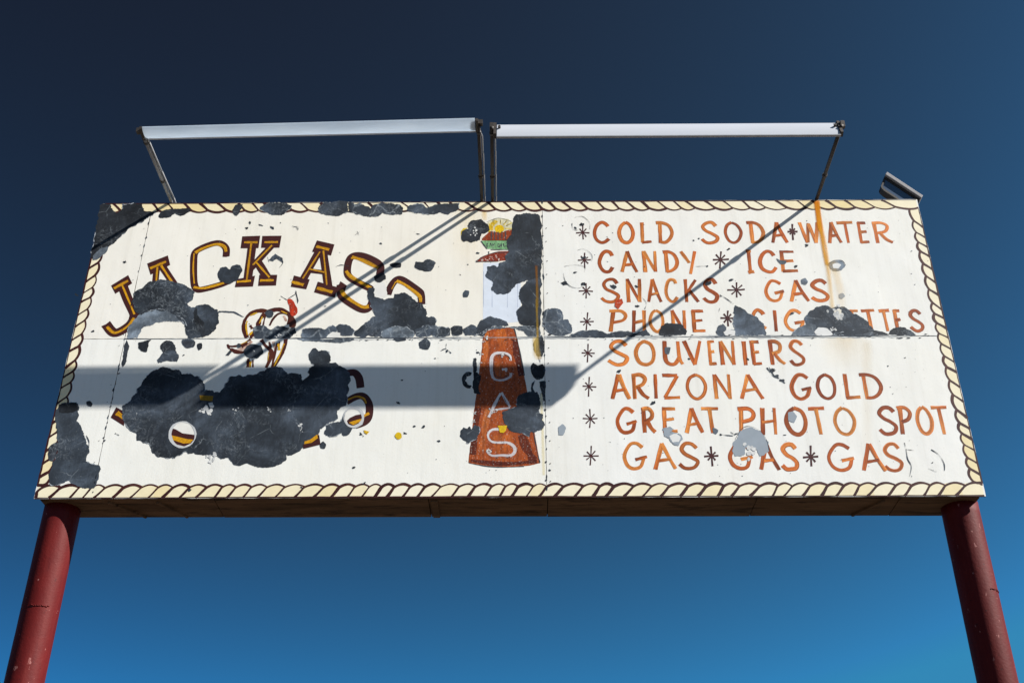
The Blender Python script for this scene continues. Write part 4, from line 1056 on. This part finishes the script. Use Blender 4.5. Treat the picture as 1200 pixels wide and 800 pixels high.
# ------------------------------------------------------------------ panel seams: dirty edges, grey strip, nails
sm = MB(); rnd = random.Random(14)
for (a, b) in (((-2.722, H - .09), (-2.722, .02)), ((.252, H - .01), (.252, .02))):
    n = 70
    for k in range(n):
        t = (k + rnd.random()) / n
        z = a[1] + (b[1] - a[1]) * t
        if rnd.random() < .55: continue
        w_, h_ = rnd.choice((.003, .004, .005, .008)), rnd.uniform(.006, .03)
        x = a[0] + rnd.uniform(-.004, .004)
        sm.poly([(x - w_, GZ + z), (x + rnd.uniform(-.3, .3) * w_, GZ + z + h_), (x + w_, GZ + z + h_ * .3), (x + w_ * .2, GZ + z - h_ * .5)], OFF_TOP + rnd.random() * .0002, mix(S0, S2, rnd.random()))
build('seam_chip', sm, CHIPV, sign)['kind'] = 'stuff'
nl = MB()
def nail(x, z, r=.0042):
    nl.poly([(x + r * math.cos(t * .785), GZ + z + r * math.sin(t * .785)) for t in range(8)], OFF_TOP + .0004, s2l((44, 44, 46)))
for k in range(16):
    nail(.252 + .028 + rnd.uniform(-.003, .003), .1 + k * .15 + rnd.uniform(-.02, .02))
    if k % 3: nail(-2.722 - .028, .1 + k * .15 + rnd.uniform(-.02, .02), .003)
build('nail_head', nl, STEEL, sign)['kind'] = 'stuff'
gs = MB(); rnd = random.Random(15)
for x0, x1, hi, lo, dens in ((-1.35, -.2, .006, -.018, .9), (-.2, .06, .002, -.004, .9), (.06, .25, .006, -.014, .8), (.26, 3.0, .013, -.017, .9), (-2.7, -1.4, .002, -.006, .8)):
    x = x0
    while x < x1:
        L = min(rnd.uniform(.03, .16), x1 - x + .001)
        if rnd.random() < dens:
            n = 6
            up = [(x + L * k / n, GZ + 1.2245 + hi * rnd.uniform(.5, 1.2)) for k in range(n + 1)]
            dn = [(x + L * k / n, GZ + 1.2245 + lo * rnd.uniform(.4, 1.1)) for k in range(n + 1)][::-1]
            gs.poly(up + dn, OFF_PATCH - .0002 + rnd.random() * .0001, mix(s2l((176, 180, 182)), s2l((214, 214, 210)), rnd.random()))
        x += L
build('seam_strip', gs, GREYP, sign)['kind'] = 'stuff'
sd = MB()
for x0, x1 in ((-2.72, .24), (.27, 3.02)):
    n = 90
    stroke(sd, [(x0 + (x1 - x0) * k / n, GZ + 1.2245 + rnd.uniform(-.001, .001)) for k in range(n + 1)], .0040, OFF_TOP + .0003, S2, S2, lanes=1, rnd=rnd, wob=.6)
for k in range(60):
    x = rnd.uniform(.3, 3.0) if rnd.random() < .65 else rnd.uniform(-1.3, .2)
    z = 1.2245 + rnd.choice((-.016, -.02, .012, 0)) + rnd.uniform(-.003, .003); L = rnd.uniform(.008, .04)
    sd.poly([(x, GZ + z), (x + L * .5, GZ + z + .003), (x + L, GZ + z), (x + L * .4, GZ + z - .004)], OFF_TOP + .0004 + rnd.random() * .0001, S1)
build('seam_gap', sd, CHIPV, sign)

# ------------------------------------------------------------------ the two lamps on arms above the sign
def tubeparts(lamp, arms, xoff):
    for (xr, xt, yt, zt, mat) in arms:
        a = MB()
        P = [Vector((xr, .07, GZ + H + .012)), Vector((xr, -.02, GZ + H + .014)), Vector((xt, yt, zt))]
        for p, q in zip(P, P[1:]):
            a.bar(p, q, .0138, 10)
        arm = build('arm', a, mat, lamp, smooth=True)
        f = MB(); f.box((xr - .035, .03, GZ + H + .0045), (xr + .035, .12, GZ + H + .0125))
        f.bar((xr, .09, GZ + H + .0126), (xr, .09, GZ + H + .028), .012, 6)
        build('foot_plate', f, STEEL, arm)
        c = MB(); d = (P[2] - P[1])
        for t in (.32, .92):
            q = P[1] + d * t
            c.bar(q - d.normalized() * .009, q + d.normalized() * .009, .0195, 10)
        build('pipe_clamp', c, STEEL, arm)

def cable(lamp, pts, r=.0055):
    mb = MB()
    P = [Vector(p) for p in pts]
    for a, b in zip(P, P[1:]): mb.bar(a, b, r, 8)
    build('cable', mb, GALV, lamp, smooth=True)

def hood_profile(p0, p1, th, bow, n=8, side=1):
    """shallow curved strip from p0 to p1 in (y, z), closed"""
    a, b = Vector(p0), Vector(p1); d = b - a; nrm = Vector((d.y, -d.x)).normalized() * side
    A = [a + d * (i / n) + nrm * bow * 4 * (i / n) * (1 - i / n) for i in range(n + 1)]
    return [tuple(v) for v in A] + [tuple(v - nrm * th) for v in A[::-1]]

# right lamp: white enamelled reflector, outer face tipped up to the sun
lampR = thing('sign_lamp', (1.12, 0, GZ + H), 'straight bright white lamp hood on two arms above the gas and snacks lettering', 'lamp', 'lamps on arms above the billboard')
x0, x1 = -.078, 2.325
hb = MB(); hb.prism([(p[0], p[1] + GZ) for p in hood_profile((-.803, 2.380), (-.738, 2.549), .012, .010, 8, -1)], x0, x1)
hood = build('hood', hb, WENAMEL, lampR, recalc=True, bevel=.002)
lipm = MB(); lipm.bar((x0, -.800, GZ + 2.376), (x1, -.800, GZ + 2.376), .0095, 8)
build('lower_lip', lipm, GALV, hood)
for sgn, xe in ((-1, x0), (1, x1)):
    e = MB(); xa, xb = sorted((xe + sgn * .003, xe + sgn * .022))
    e.prism([(-.812, GZ + 2.40), (-.765, GZ + 2.545), (-.735, GZ + 2.545), (-.745, GZ + 2.42), (-.775, GZ + 2.385)], xa, xb)
    xa, xb = sorted((xe + sgn * .022, xe + sgn * .05))
    e.box((xa, -.79, GZ + 2.47), (xb, -.76, GZ + 2.525))
    build('end_bracket', e, STEEL, lampR, recalc=True)
    bo = MB(); bo.bar((xe - sgn * .018, -.795, GZ + 2.485), (xe - sgn * .018, -.772, GZ + 2.485), .010, 8)
    build('bolt', bo, STEEL, lampR)
tubeparts(lampR, [(-.125, -.112, -.80, GZ + 2.47, STEEL), (2.343, 2.346, -.80, GZ + 2.47, STEEL)], 0)

cable(lampR, [(-.100, .06, GZ + H + .02), (-.098, -.03, GZ + H + .028), (-.095, -.30, GZ + H + .020), (-.092, -.55, GZ + H + .026), (-.092, -.72, GZ + 2.47), (-.085, -.765, GZ + 2.475)])
# left lamp: hood turned flat, seen from below
lampL = thing('sign_lamp', (-1.4, 0, GZ + H), 'slightly tilted blue white lamp hood on two arms above the arched title lettering', 'lamp', 'lamps on arms above the billboard')
x0, x1 = -2.57, -.232
pa = [(p[0], p[1] + GZ) for p in hood_profile((-.838, 2.452), (-.716, 2.458), .006, .022, 8, 1)]
pb = [(p[0], p[1] + GZ) for p in hood_profile((-.860, 2.496), (-.726, 2.504), .006, .022, 8, 1)]
hb = MB(); hb.prism(pa, x0, x1, prof1=pb)
hoodL = build('hood', hb, DIFF, lampL, recalc=True, smooth=False)
lipm = MB(); lipm.bar((x0, -.706, GZ + 2.462), (x1, -.716, GZ + 2.508), .0075, 8)
build('lower_lip', lipm, WENAMEL, hoodL)
for sgn, xe, dy, dz in ((-1, x0, 0, 0), (1, x1, -.015, .045)):
    e = MB(); xa, xb = sorted((xe + sgn * .003, xe + sgn * .024))
    e.prism([(-.83 + dy, GZ + 2.445 + dz), (-.83 + dy, GZ + 2.468 + dz), (-.73 + dy, GZ + 2.472 + dz), (-.725 + dy, GZ + 2.43 + dz)], xa, xb)
    xa, xb = sorted((xe + sgn * .024, xe + sgn * .055))
    e.box((xa, -.80 + dy, GZ + 2.45 + dz), (xb, -.765 + dy, GZ + 2.485 + dz))
    build('end_bracket', e, STEEL, lampL, recalc=True)
tubeparts(lampL, [(-2.582, -2.582, -.745, GZ + 2.445, GALV), (-.208, -.206, -.79, GZ + 2.49, STEEL)], 0)

cable(lampL, [(-.186, .06, GZ + H + .02), (-.184, -.03, GZ + H + .028), (-.183, -.28, GZ + H + .030), (-.182, -.52, GZ + H + .030), (-.184, -.70, GZ + 2.48), (-.20, -.75, GZ + 2.482)])
cable(lampL, [(-2.560, .06, GZ + H + .02), (-2.560, -.03, GZ + H + .026), (-2.560, -.36, GZ + H + .010), (-2.561, -.68, GZ + H + .006), (-2.562, -.72, GZ + 2.445)], .007)

# ------------------------------------------------------------------ small flood lamp behind the right top corner
fl = thing('flood_lamp', (3.05, .2, GZ + H), 'small grey box lamp tilted behind the upper right corner of the sign', 'lamp')
yA, yB = .14, .215
def tilt(pts, y0, y1, mb):
    n = len(pts); i = len(mb.v)
    for y in (y0, y1):
        for p in pts: mb.vert((p[0], y, p[1] + GZ))
    for k in range(n): mb.face((i + k, i + (k + 1) % n, i + n + (k + 1) % n, i + n + k))
    mb.face([i + k for k in range(n)][::-1]); mb.face([i + n + k for k in range(n)])
lid = MB(); tilt([(2.968, 2.818), (3.206, 2.578), (3.188, 2.556), (2.950, 2.792)], yA - .02, yB, lid)
body = build('lid', lid, LAMPGREY, fl, recalc=True, bevel=.003)
fr = MB(); tilt([(2.950, 2.790), (3.187, 2.554), (3.176, 2.540), (2.944, 2.768)], yA, yB - .01, fr)
tilt([(2.940, 2.772), (2.928, 2.738), (2.904, 2.690), (2.906, 2.668), (2.924, 2.640), (3.000, 2.566), (3.075, 2.470), (3.085, 2.478), (3.010, 2.580), (2.936, 2.652), (2.920, 2.676), (2.920, 2.690), (2.942, 2.738), (2.952, 2.764)], yA, yB - .01, fr)
build('housing', fr, STEEL, fl, recalc=True)
ls = MB(); tilt([(2.950, 2.760), (3.172, 2.536), (3.088, 2.484), (3.012, 2.582), (2.938, 2.654), (2.922, 2.678), (2.922, 2.690), (2.944, 2.736)], yA + .006, yA + .02, ls)
build('lens', ls, GLASSY, fl, recalc=True)
mt = MB(); mt.bar((3.04, .24, GZ + H + .005), (3.04, .24, GZ + 2.60), .02, 8)
build('mount', mt, STEEL, fl)
